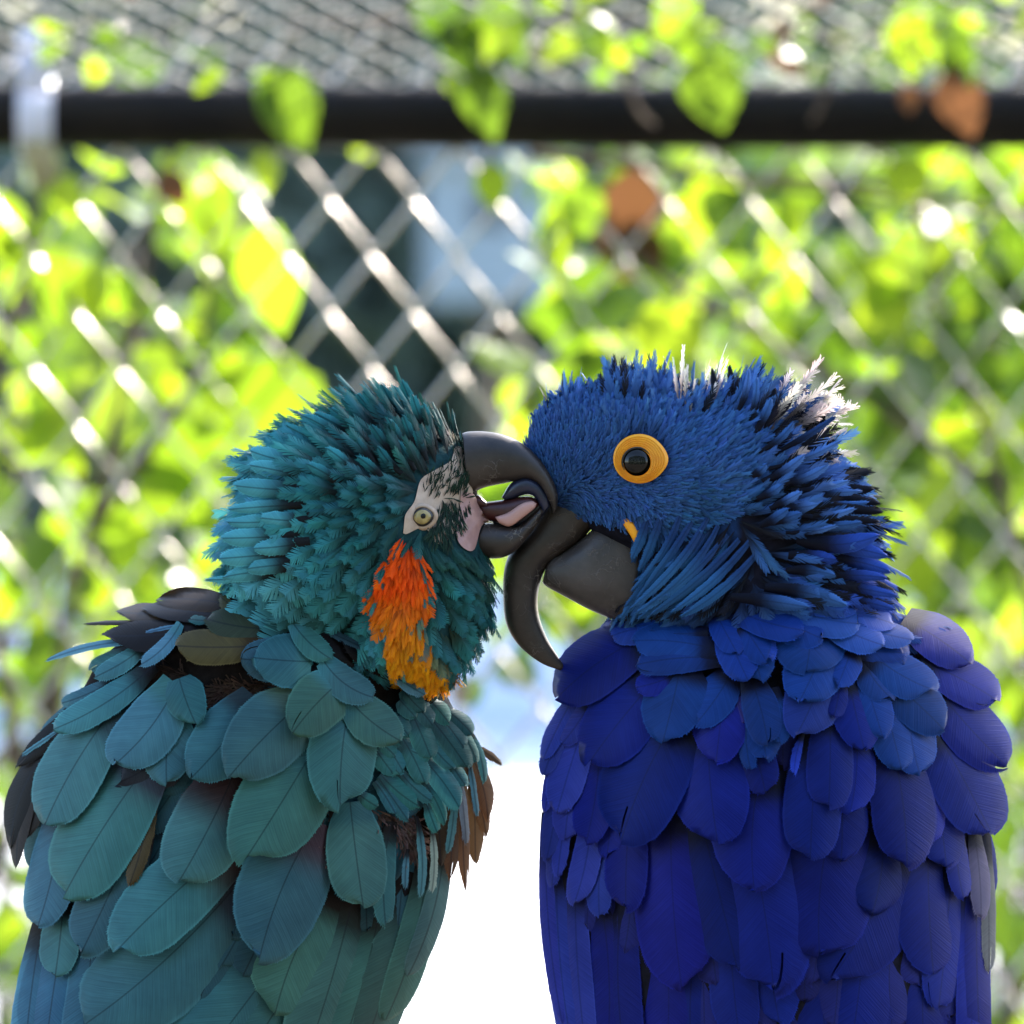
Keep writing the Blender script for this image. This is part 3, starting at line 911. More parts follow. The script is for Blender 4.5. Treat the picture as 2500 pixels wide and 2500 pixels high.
    def disc(self, name, cx, cy, prof, mat, parent=None, seg=40, shape=None, off=0.0, depth=None, inner=None):
        """rings about an eye: prof = [(radius px, height px)] from the middle out; the base depth comes from the head"""
        loc, n = self.hit(cx, cy)
        V, F = [], []
        for (r, h) in prof:
            for k in range(seg):
                a = 2 * math.pi * k / seg
                sx, sy = (1, 1) if shape is None else shape(a, r)
                ox = oy = 0.0
                if inner is not None:
                    f = (prof[-1][0] - r) / (prof[-1][0] - prof[0][0]); ox, oy = (inner[0] - cx) * f, (inner[1] - cy) * f
                    sx, sy = 1 + (sx - 1) * (1 - f), 1 + (sy - 1) * (1 - f)
                x = cx + ox + math.cos(a) * r * sx; y = cy + oy - math.sin(a) * r * sy
                l2, n2 = self.hit(x, y)
                yy = (loc.y if l2 is None or depth == 'flat' else l2.y)
                V.append(np.array(P(x, y, yy - (h + off) / S)) - self.loc)
        m = len(prof)
        for i in range(m - 1):
            for k in range(seg):
                k2 = (k + 1) % seg
                F.append((i * seg + k, i * seg + k2, (i + 1) * seg + k2, (i + 1) * seg + k))
        if prof[0][0] < 12: F.append(tuple(range(seg))[::-1])
        return mesh_np(name, V, F, mat, parent or self.root)

    # ---- small plumage: many little frayed feathers in one mesh
    def groom(self, name, ctrl, n, poly, B=7, fray=0.25, point=0.5, exclude=(), seed=1, colvar=0.16, angvar=9, lenvar=0.25, backside=True, mask=None, colfn=None, power=3.0, mat='plume', smooth=1.0, rough_gap=0.8, rise=0.0, lmul=1.0, wmul=1.0, liftmul=1.0, ramp_=(0.2, 0.8), vane=0.72, barb_tip=0.35):
        """ctrl rows: px,py, angle, length, width, lift, curl, tip rgb, base rgb, density"""
        g = np.random.default_rng(seed)
        ctrl = np.array(ctrl, float)
        a, b, c = (self.co[self.tri[:, i]] for i in range(3))
        cr = np.cross(b - a, c - a); ar = np.linalg.norm(cr, axis=1) / 2
        cen = (a + b + c) / 3
        px = to_px(cen)
        nf = cr / (2 * ar[:, None] + 1e-15)
        def idw(q):
            dd = np.sqrt(((q[:, None, :] - ctrl[None, :, :2]) ** 2).sum(2)) + 8
            w = dd ** -power; w /= w.sum(1)[:, None]
            ang = np.radians(ctrl[:, 2])
            return np.stack([w @ np.cos(ang), w @ np.sin(ang)], 1), w @ ctrl[:, 3:]
        ins = in_poly(px[:, 0], px[:, 1], poly)
        for e in exclude: ins &= ~(in_poly(px[:, 0], px[:, 1], e) & (nf[:, 1] < 0.2))
        if not backside: ins &= nf[:, 1] < 0.25
        _, at = idw(px)
        wgt = ar * ins * at[:, -1]
        # the side turned away is thinner
        wgt = wgt * np.where(nf[:, 1] > 0.35, 0.35, 1.0)
        pick = g.choice(len(ar), size=n, p=wgt / wgt.sum())
        r1, r2 = g.random(n), g.random(n); fl = r1 + r2 > 1; r1[fl], r2[fl] = 1 - r1[fl], 1 - r2[fl]
        root = a[pick] + r1[:, None] * (b - a)[pick] + r2[:, None] * (c - a)[pick]
        nn = nf[pick]
        root = root + nn * (rise / S)
        rp = to_px(root)
        dirs, at = idw(rp)
        ang = np.arctan2(dirs[:, 1], dirs[:, 0]) + np.radians(angvar) * g.normal(size=n)
        L, W, lift, curl = at[:, 0] * lmul, at[:, 1] * wmul, at[:, 2] * liftmul, at[:, 3]
        tip, bas = at[:, 4:7].copy(), at[:, 7:10].copy()
        if colfn is not None: tip, bas = colfn(rp, tip, bas, g)
        j = 1 + colvar * g.normal(size=(n, 1)); tip = np.clip(tip * j * (1 + 0.06 * g.normal(size=(n, 3))), 0.001, 1); bas = np.clip(bas * j, 0.001, 1)
        L = L * (1 + lenvar * (g.random(n) * 2 - 1)); W = W * (1 + 0.2 * (g.random(n) * 2 - 1))
        lift = lift * (1 + 0.5 * g.normal(size=n))
        d = np.stack([np.cos(ang), np.zeros(n), np.sin(ang)], 1)
        T = d - 0.88 * (d * nn).sum(1)[:, None] * nn
        T /= np.linalg.norm(T, axis=1)[:, None] + 1e-9
        Sd = np.cross(T, nn); Sd /= np.linalg.norm(Sd, axis=1)[:, None] + 1e-9
        Nn = np.cross(Sd, T)
        # templates
        allV, allF, allC = [], [], []; off = 0
        nt_ = 5
        grp = g.integers(0, nt_, n)
        for t in range(nt_):
            tv, tf = [], []
            for s in (-1, 1):
                for k in range(B):
                    v0, v1 = 0.98 * k / B, 0.98 * (k + 1) / B
                    sw = 0.20 + 0.10 * g.random()
                    vm = (v0 + v1) / 2
                    prof = (0.35 + 0.65 * min(1, vm * 2.6)) * (1 - max(0, (vm - 0.35) / 0.65) ** 1.6 * point) * (1 - fray * g.random())
                    ds = sw * (1 - 0.35 * vm)
                    e0 = v0 + 0.7 * ds; e1 = v1 + 0.7 * ds
                    t0 = v0 + ds + (v1 - v0) * (0.5 - 0.5 * barb_tip); t1 = t0 + (v1 - v0) * barb_tip
                    mp = prof * vane
                    cl = 1.05 - 0.05 * abs(k / B - 0.5)
                    o = len(tv)
                    tv += [(0, v0), (0, v1), (s * mp, min(e1, cl)), (s * mp, min(e0, cl)), (s * prof, min(t1, cl + 0.02)), (s * prof, min(t0, cl + 0.02))]
                    tf += [(o, o + 1, o + 2, o + 3), (o + 3, o + 2, o + 4, o + 5)] if s > 0 else [(o, o + 3, o + 2, o + 1), (o + 3, o + 5, o + 4, o + 2)]
            tv, tf = np.array(tv), np.array(tf)
            sel = np.where(grp == t)[0]
            if len(sel) == 0: continue
            u, v = tv[:, 0][None, :, None], tv[:, 1][None, :, None]
            Ls, Ws = (L[sel] / S)[:, None, None], (W[sel] / 2 / S)[:, None, None]
            pos = root[sel][:, None, :] + T[sel][:, None, :] * Ls * v + Nn[sel][:, None, :] * (Ls * (lift[sel][:, None, None] * v + curl[sel][:, None, None] * v * v) - Ws * 0.45 * u * u) + Sd[sel][:, None, :] * Ws * u
            f = np.clip((v - ramp_[0]) / (ramp_[1] - ramp_[0]), 0, 1); f = f * f * (3 - 2 * f)
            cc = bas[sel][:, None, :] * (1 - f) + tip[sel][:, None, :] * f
            cc = np.concatenate([cc, np.broadcast_to(np.abs(u), cc.shape[:2] + (1,))], 2)
            allV.append(pos.reshape(-1, 3) - self.loc); allC.append(cc.reshape(-1, 4))
            allF.append((tf[None] + (np.arange(len(sel)) * len(tv))[:, None, None] + off).reshape(-1, 4)); off += len(sel) * len(tv)
        o = mesh_np(name, np.vstack(allV), np.vstack(allF), M[mat], self.root, col=np.vstack(allC))
        tag(o, kind='stuff')
        return o

def cr(ox, oy, sc):
    return lambda x, y: (ox + x / sc, oy + y / sc)
c1 = cr(500, 900, 2.415); c2 = cr(1150, 850, 1.756); c3 = cr(0, 1400, 1.486); c4 = cr(1250, 1400, 1.5456)
ce = cr(0, 1450, 2.76); cf = cr(650, 1600, 2.76); cg = cr(1300, 1480, 2.76); ch = cr(1800, 1350, 2.76); ci = cr(1800, 1900, 2.76); cj = cr(1700, 880, 3.116); ck = cr(950, 980, 3.864)

def lay(bird, rows, conv_fn, mat, sc, layer0=0.0, slope=0.155, base=(0.012, 0.010, 0.010), order=0.5):
    """rows traced in one enlargement: bx,by,tx,ty,width,colour[,options]; earlier rows lie on top"""
    n = len(rows)
    for i, row in enumerate(rows):
        bx, by, tx, ty, w, col = row[:6]
        opt = dict(row[6]) if len(row) > 6 else {}
        j = 1 + 0.16 * bird.rd.uniform(-1, 1)
        colj = tuple(min(1, c * j * (1 + 0.10 * bird.rd.uniform(-1, 1))) for c in col)
        kw = dict(layer=layer0 + (n - i) * order, slope=slope, base=base, mat=mat, bend=bird.rd.uniform(-0.05, 0.05), curl=bird.rd.uniform(-0.05, 0.05))
        if max(col) < 0.06 or col in (BROWN_T, TAN_F): kw['sq'] = 1.3
        kw.update(opt)
        if bird.rd.random() < 0.14 and 'split' not in kw: kw['split'] = bird.rd.choice((-0.3, 0.25, -0.7, 0.68, 0.1))
        bird.feather(conv_fn(bx, by), conv_fn(tx, ty), 1.08 * w / sc, colj, **kw)

def fill(bird, rows_px, xs, ys, rect_ok, n, wl, col, mat, layer, seed, slope=0.08, base=(0.012, 0.010, 0.010)):
    """feathers between and beneath the traced ones, following their directions"""
    r = random.Random(seed)
    A = np.array(rows_px, float)
    pts = []
    for _ in range(n * 30):
        if len(pts) >= n: break
        x, y = r.uniform(*xs), r.uniform(*ys)
        if not rect_ok(x, y): continue
        if any((x - a) ** 2 + ((y - b) * 0.8) ** 2 < (0.42 * wl[0]) ** 2 for a, b in pts): continue
        pts.append((x, y))
    pts.sort(key=lambda q: q[1])
    for (x, y) in pts:
        m = (A[:, :2] + A[:, 2:4]) / 2
        w = 1 / (((m - (x, y)) ** 2).sum(1) + 3000)
        d = ((A[:, 2:4] - A[:, :2]) / np.linalg.norm(A[:, 2:4] - A[:, :2], axis=1)[:, None] * w[:, None]).sum(0); d /= np.linalg.norm(d)
        L = wl[1] * r.uniform(0.85, 1.2); W = wl[0] * r.uniform(0.8, 1.15)
        j = r.uniform(0.75, 1.1)
        bird.feather((x - d[0] * L / 2, y - d[1] * L / 2), (x + d[0] * L / 2, y + d[1] * L / 2), W, tuple(c * j for c in (col(x, y) if callable(col) else col)), layer=layer, slope=slope, base=base, mat=mat, bend=r.uniform(-0.04, 0.04))

# ----------------------------------------------------------------- blue-throated style teal macaw
TEAL = (0.048, 0.175, 0.190); TEAL_D = (0.032, 0.118, 0.130); TEAL_G = (0.050, 0.160, 0.152); TEAL_B = (0.046, 0.142, 0.162)
OLIVE = (0.065, 0.110, 0.075); BROWN_F = (0.032, 0.019, 0.009); BLACK_F = (0.006, 0.0045, 0.004); TAN_F = (0.16, 0.085, 0.04); RIMB = (0.085, 0.21, 0.26); BROWN_T = (0.10, 0.055, 0.028)

def teal_macaw():
    tab = [(1440, 520, 800, 60), (1480, 420, 900, 110), (1520, 320, 1000, 150), (1600, 215, 1075, 200), (1700, 160, 1110, 235), (1800, 130, 1130, 255), (1900, 110, 1130, 262), (2000, 96, 1115, 262),
           (2100, 84, 1090, 258), (2200, 78, 1062, 250), (2300, 72, 1020, 242), (2400, 62, 950, 232), (2500, 50, 872, 220), (2650, 60, 760, 190), (2800, 110, 620, 150), (2920, 200, 480, 100)]
    blobs = [(975, 1195, -70, 165, 165, 150, 0), (890, 1290, -80, 228, 232, 200, 20), (800, 1350, -80, 185, 185, 190, 0), (1050, 1400, -90, 140, 190, 160, 0), (1000, 1520, -90, 150, 120, 150, -20),
             (740, 1490, -40, 210, 115, 170, 15), (1090, 1180, -80, 75, 125, 95, 12), (1120, 1290, -85, 70, 90, 85, 0)]
    b = Bird('macaw', tab, blobs, 0.0)
    def colfn(p):
        c = np.zeros((len(p), 4)); c[:] = (0.016, 0.012, 0.011, 1)
        head = in_poly(p[:, 0], p[:, 1], HEAD)
        c[head] = (0.012, 0.045, 0.05, 1)
        return c
    HEAD = [(560, 1230), (560, 1400), (600, 1480), (800, 1560), (900, 1640), (1060, 1690), (1190, 1620), (1230, 1480), (1180, 1400), (1190, 1300), (1130, 1180), (1140, 1040), (1000, 960), (760, 1020)]
    b.build_body(colfn)
    rt = b.root
    # ---- bill
    st = [ck(690, 300) + ck(745, 860) + (62, -95), ck(760, 284) + ck(800, 858) + (64, -95), ck(900, 284) + ck(900, 812) + (60, -98), ck(1060, 310) + ck(1060, 778) + (54, -104), ck(1240, 385) + ck(1190, 752) + (47, -112), ck(1400, 520) + ck(1320, 735) + (40, -122),
          ck(1520, 690) + ck(1420, 790) + (32, -130), ck(1583, 850) + ck(1480, 890) + (25, -134), ck(1590, 960) + ck(1530, 985) + (16, -134), ck(1570, 1050) + ck(1545, 1055) + (6, -132)]
    b.sweep('upper_beak', st, M['beak'], n=34, sides=24)
    st = [ck(900, 1150) + ck(770, 1420) + (58, -85), ck(990, 1150) + ck(880, 1470) + (60, -92), ck(1100, 1165) + ck(1040, 1480) + (54, -104), ck(1220, 1170) + ck(1180, 1420) + (46, -112), ck(1340, 1080) + ck(1300, 1290) + (36, -118), ck(1440, 980) + ck(1430, 1120) + (16, -120)]
    b.sweep('lower_beak', st, M['beak'], n=26, sides=22)
    t = b.sweep('tongue', [ck(830, 960) + ck(930, 1130) + (26, -92), ck(960, 945) + ck(1020, 1140) + (28, -100), ck(1100, 925) + ck(1130, 1180) + (30, -106), ck(1230, 900) + ck(1250, 1120) + (28, -114), ck(1340, 900) + ck(1350, 1030) + (22, -120), ck(1410, 950) + ck(1405, 990) + (9, -122)], M['mouth_dark'], n=22)
    b.sweep('tongue_underside', [ck(1000, 1090) + ck(1040, 1150) + (10, -138), ck(1120, 1050) + ck(1140, 1180) + (12, -142), ck(1240, 970) + ck(1270, 1090) + (12, -148), ck(1340, 940) + ck(1360, 1020) + (10, -146), ck(1390, 960) + ck(1385, 985) + (5, -142)], M['tongue_pink'], parent=t, n=18)
    b.sweep('tongue_tip', [ck(1060, 905) + ck(1090, 930) + (10, -112), ck(1150, 770) + ck(1180, 915) + (22, -114), ck(1290, 705) + ck(1290, 880) + (28, -118), ck(1410, 760) + ck(1370, 900) + (26, -124), ck(1500, 880) + ck(1420, 980) + (20, -128), ck(1520, 990) + ck(1450, 1040) + (12, -130)], M['tongue_black'], parent=t, n=22)
    b.sweep('mouth_corner', [ck(770, 890) + ck(800, 990) + (30, -88), ck(840, 880) + ck(860, 1010) + (30, -92), ck(920, 945) + ck(925, 1010) + (24, -98)], M['mouth_dark'], n=10)
    b.sweep('mouth_floor', [ck(960, 1080) + ck(1000, 1200) + (16, -84), ck(1120, 1020) + ck(1160, 1230) + (18, -88), ck(1280, 940) + ck(1330, 1180) + (18, -92), ck(1400, 900) + ck(1440, 1090) + (16, -96), ck(1490, 920) + ck(1500, 1010) + (8, -100)], M['tongue_black'], parent=t, n=16)
    # ---- bare face
    face = [ck(140, 1250), ck(150, 1080), ck(240, 940), ck(300, 740), ck(430, 650), ck(580, 560), ck(612, 450), ck(645, 420), ck(690, 440), ck(722, 520), ck(760, 700), ck(790, 860), ck(760, 960), ck(690, 1000), ck(640, 1180), ck(560, 1300), ck(450, 1340), ck(330, 1190)]
    b.patch('face_skin', face, M['skin'], off=4)
    cheek = [ck(690, 860), ck(790, 870), ck(850, 960), ck(950, 1110), ck(870, 1180), ck(800, 1400), ck(690, 1370), ck(630, 1240), ck(660, 1050)]
    b.patch('cheek_skin', cheek, M['skin_pink'], off=8, wob=2.0)
    ex, ey = ck(313, 1090)
    sh = lambda a, r: (1.0 + 0.10 * math.cos(2 * a - 0.6), 0.92)
    e = b.disc('eye', ex, ey, [(4, 15), (12, 14), (20, 11), (24, 7), (26, 2)], M['eye_rim'], shape=sh, off=7, depth='flat')
    b.disc('iris', ex, ey, [(4, 18), (9, 17.5), (15, 15), (19, 12), (20.5, 9)], M['iris'], parent=e, shape=sh, off=7, depth='flat')
    b.disc('pupil', ex + 2, ey - 2, [(2, 21), (6, 20), (9, 16)], M['eye_black'], parent=e, off=7, depth='flat')
    b.disc('eyelid', ex, ey, [(25, 5), (28, 7.5), (31, 6), (34, 3), (36, 0)], M['skin'], parent=e, shape=sh, off=5, depth='flat')
    # ---- head plumage
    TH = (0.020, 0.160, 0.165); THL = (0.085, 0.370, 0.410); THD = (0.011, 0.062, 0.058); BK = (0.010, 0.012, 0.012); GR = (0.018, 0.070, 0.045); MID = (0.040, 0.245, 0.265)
    C = []
    def g_(xy, ang, L, W, lift, curl, tip, base, den=1.0):
        C.append((*xy, ang, L, W, lift, curl, *tip, *base, den))
    g_(c1(1420, 330), 108, 66, 16, 0.35, -0.05, GR, BK, 1.6); g_(c1(1380, 480), 112, 80, 18, 0.3, 0, THD, BK, 1.4); g_(c1(1300, 330), 112, 96, 22, 0.45, 0, TH, BK)
    g_(c1(1150, 270), 118, 108, 26, 0.5, 0, TH, BK); g_(c1(1000, 350), 126, 112, 28, 0.45, 0, TH, BK); g_(c1(850, 420), 134, 115, 30, 0.42, 0, TH, BK)
    g_(c1(700, 520), 143, 120, 34, 0.4, 0, MID, BK); g_(c1(560, 640), 158, 122, 40, 0.34, 0, THL, BK); g_(c1(450, 760), 172, 118, 44, 0.32, 0, THL, BK)
    g_(c1(400, 900), 182, 110, 46, 0.26, 0, THL, BK); g_(c1(350, 1050), 195, 105, 62, 0.24, 0.0, THL, THD, 0.7); g_(c1(330, 1200), 205, 105, 66, 0.2, 0, THL, THD, 0.7)
    g_(c1(400, 1350), 212, 105, 66, 0.18, 0, THL, THD, 0.7); g_(c1(600, 1250), 222, 100, 62, 0.2, 0, THL, THD, 0.7); g_(c1(650, 1420), 226, 102, 64, 0.18, 0, THL, THD, 0.7)
    g_(c1(850, 1500), 236, 98, 60, 0.18, 0, THL, THD, 0.7); g_(c1(800, 1150), 222, 92, 54, 0.2, 0, MID, THD, 0.75); g_(c1(800, 950), 205, 84, 36, 0.24, 0, MID, THD)
    g_(c1(900, 750), 165, 92, 32, 0.3, 0, TH, BK); g_(c1(1050, 600), 140, 92, 26, 0.32, 0, TH, BK); g_(c1(1200, 560), 128, 84, 22, 0.28, 0, THD, BK); g_(c1(1120, 800), 200, 70, 26, 0.2, 0, TH, THD)
    g_(c1(1000, 950), 215, 66, 28, 0.18, 0, TH, THD); g_(c1(1120, 980), 232, 52, 22, 0.14, 0, THD, THD, 1.3); g_(c1(700, 800), 170, 100, 36, 0.3, 0, MID, BK); g_(c1(600, 1000), 200, 104, 56, 0.24, 0, THL, THD, 0.75)
    g_(c1(960, 1350), 240, 72, 36, 0.16, 0, MID, TH); g_(c1(1150, 1200), 262, 66, 22, 0.12, 0, MID, TH, 1.6); g_(c1(1200, 1450), 262, 70, 24, 0.12, 0, MID, TH, 1.6); g_(c1(1250, 1680), 264, 66, 26, 0.14, 0, MID, TH, 1.5)
    g_(c1(1300, 1080), 300, 52, 18, 0.1, 0, GR, THD, 1.6); g_(c1(1480, 1080), 318, 52, 18, 0.12, 0, GR, THD, 1.6); g_(c1(1420, 1250), 306, 62, 30, 0.2, 0, TH, THD); g_(c1(1600, 1200), 325, 62, 24, 0.22, 0, GR, THD)
    g_(c1(1500, 1400), 312, 68, 34, 0.24, 0, TH, THD); g_(c1(1650, 1380), 322, 68, 30, 0.28, 0, TH, THD); g_(c1(1480, 1550), 302, 70, 34, 0.24, 0, TH, (0.02, 0.03, 0.01)); g_(c1(1600, 1550), 305, 70, 30, 0.26, 0, (0.05, 0.08, 0.035), BK)
    def orange(rp, tip, bas, g):
        q = rp + g.normal(size=rp.shape) * 6
        poly = [c1(*p) for p in [(1110, 1030), (1160, 1000), (1250, 1050), (1290, 1180), (1300, 1350), (1220, 1400), (1270, 1500), (1320, 1600), (1430, 1720), (1480, 1780), (1300, 1830), (1180, 1740), (1080, 1640), (1100, 1480), (1030, 1320), (1000, 1240), (1070, 1140)]]
        m = in_poly(q[:, 0], q[:, 1], poly)
        f = np.clip((q[:, 1] - 1400) / 180, 0, 1)[:, None]
        oc = np.array([0.95, 0.10, 0.001]) * (1 - f) + np.array([0.88, 0.36, 0.003]) * f
        tip[m] = oc[m]; bas[m] = oc[m] * np.array([0.55, 0.35, 0.5])
        # olive fringe round the lower part
        ring = in_poly(q[:, 0] - 25, q[:, 1] - 20, poly) & ~m & (q[:, 1] > 1480)
        tip[ring] = tip[ring] * 0.5 + np.array([0.16, 0.11, 0.004])
        return tip, bas
    poly = HEAD
    faceX = [ck(150, 1260), ck(160, 1090), ck(250, 960), ck(310, 760), ck(440, 670), ck(590, 580), ck(610, 420), ck(700, 330), ck(760, 860), ck(850, 960), ck(950, 1110), ck(800, 1400), ck(690, 1370), ck(560, 1290), ck(330, 1200)]
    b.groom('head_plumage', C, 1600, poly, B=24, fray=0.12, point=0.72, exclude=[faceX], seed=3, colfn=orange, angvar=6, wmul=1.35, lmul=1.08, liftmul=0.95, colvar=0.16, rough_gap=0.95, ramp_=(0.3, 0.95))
    thr = [c1(*p) for p in [(1120, 1030), (1170, 990), (1250, 1050), (1290, 1180), (1300, 1340), (1220, 1400), (1270, 1500), (1320, 1600), (1430, 1720), (1460, 1780), (1300, 1810), (1190, 1730), (1090, 1630), (1110, 1480), (1040, 1320), (1010, 1240), (1080, 1130)]]
    b.groom('throat_patch', C, 1000, thr, B=14, fray=0.3, point=0.75, seed=4, colfn=orange, angvar=9, wmul=0.55, lmul=0.85, rough_gap=0.6, rise=9, colvar=0.12, backside=False, ramp_=(0.1, 0.8))
    # dark feather lines over the bare face
    D = []
    for (x, y, a) in [(300, 800, 70), (430, 700, 65), (560, 640, 75), (660, 560, 100), (650, 700, 60), (520, 800, 60), (420, 880, 60), (640, 850, 75), (450, 1000, 250), (560, 1000, 255), (660, 1000, 268), (450, 1150, 245), (560, 1150, 262), (640, 1100, 285), (500, 1280, 270), (330, 1250, 225), (660, 320, 60), (600, 220, 75)]:
        D.append((*ck(x, y), a, 20, 3.6, 0.10, 0, 0.012, 0.038, 0.020, 0.008, 0.016, 0.010, 1.0))
    lines = [ck(330, 1250), ck(420, 1080), ck(440, 960), ck(540, 830), ck(640, 720), ck(700, 800), ck(730, 960), ck(670, 1150), ck(560, 1330), ck(440, 1340)]
    b.groom('lore_feathers', [(*d[:3], 30, 5, *d[5:]) for d in D], 250, lines, B=4, fray=0.1, point=0.8, seed=5, angvar=12, backside=False, rise=7)
    lines2 = [ck(300, 900), ck(330, 720), ck(440, 650), ck(590, 600), ck(600, 420), ck(690, 340), ck(730, 560), ck(720, 720), ck(600, 780), ck(440, 930)]
    b.groom('brow_feathers', D, 170, lines2, B=4, fray=0.1, point=0.8, seed=6, angvar=22, backside=False, rise=7)
    rimf = [ck(590, 420), ck(470, 180), ck(530, 100), ck(690, 280), ck(690, 380)]
    b.groom('forehead_feathers', [(*ck(560, 250), 118, 30, 8, 0.35, 0, 0.30, 0.27, 0.20, 0.02, 0.05, 0.035, 1.0), (*ck(650, 330), 100, 22, 6, 0.3, 0, 0.35, 0.28, 0.2, 0.02, 0.04, 0.03, 1.0)], 170, rimf, B=4, fray=0.2, point=0.8, seed=7)

    hf = []
    for (bx, by, tx, ty, w) in [(640, 560, 270, 485, 100), (640, 650, 265, 570, 90), (660, 720, 175, 690, 100), (640, 800, 140, 830, 66), (620, 790, 415, 790, 60), (620, 860, 130, 905, 80), (640, 900, 330, 880, 90), (560, 980, 100, 1000, 100), (620, 1020, 290, 1060, 90), (520, 1080, 85, 1120, 100), (560, 1150, 250, 1180, 90), (480, 1200, 110, 1230, 90), (420, 1230, 5, 1245, 40)]:
        hf.append((bx, by, tx, ty, w, THL, {}))
    for (bx, by, tx, ty, w) in [(680, 500, 370, 390, 44), (760, 470, 480, 335, 60), (830, 440, 570, 275, 62), (900, 410, 645, 262, 56), (960, 380, 740, 232, 60), (1010, 370, 808, 178, 58), (1060, 340, 900, 150, 50), (1120, 350, 930, 132, 46), (1140, 320, 1040, 92, 52), (1200, 320, 1112, 100, 44), (1260, 340, 1160, 76, 58), (1310, 380, 1222, 150, 48), (1350, 400, 1290, 210, 44),
                               (1000, 560, 860, 380, 50), (1100, 520, 980, 330, 50), (1180, 500, 1080, 290, 48), (1250, 480, 1170, 280, 44), (900, 620, 720, 470, 56), (820, 690, 600, 560, 60), (1060, 660, 900, 520, 50), (1160, 620, 1020, 460, 46), (1240, 600, 1140, 430, 42), (1310, 540, 1240, 370, 38)]:
        hf.append((bx, by, tx, ty, w, MID if bx < 1000 else TH, {}))
    for i, (bx, by, tx, ty, w, col, o) in enumerate(hf):
        j = b.rd.uniform(0.85, 1.15)
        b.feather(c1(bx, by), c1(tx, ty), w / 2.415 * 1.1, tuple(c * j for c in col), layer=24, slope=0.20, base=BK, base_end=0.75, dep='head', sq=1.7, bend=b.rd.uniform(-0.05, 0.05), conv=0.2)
    # ---- back and wing feathers (traced in the enlargement c3, scale 1.486)
    T, D_, G, Bc, O, Br, Bl = TEAL, TEAL_D, TEAL_G, TEAL_B, OLIVE, BROWN_F, BLACK_F
    dk = {'base': BLACK_F}
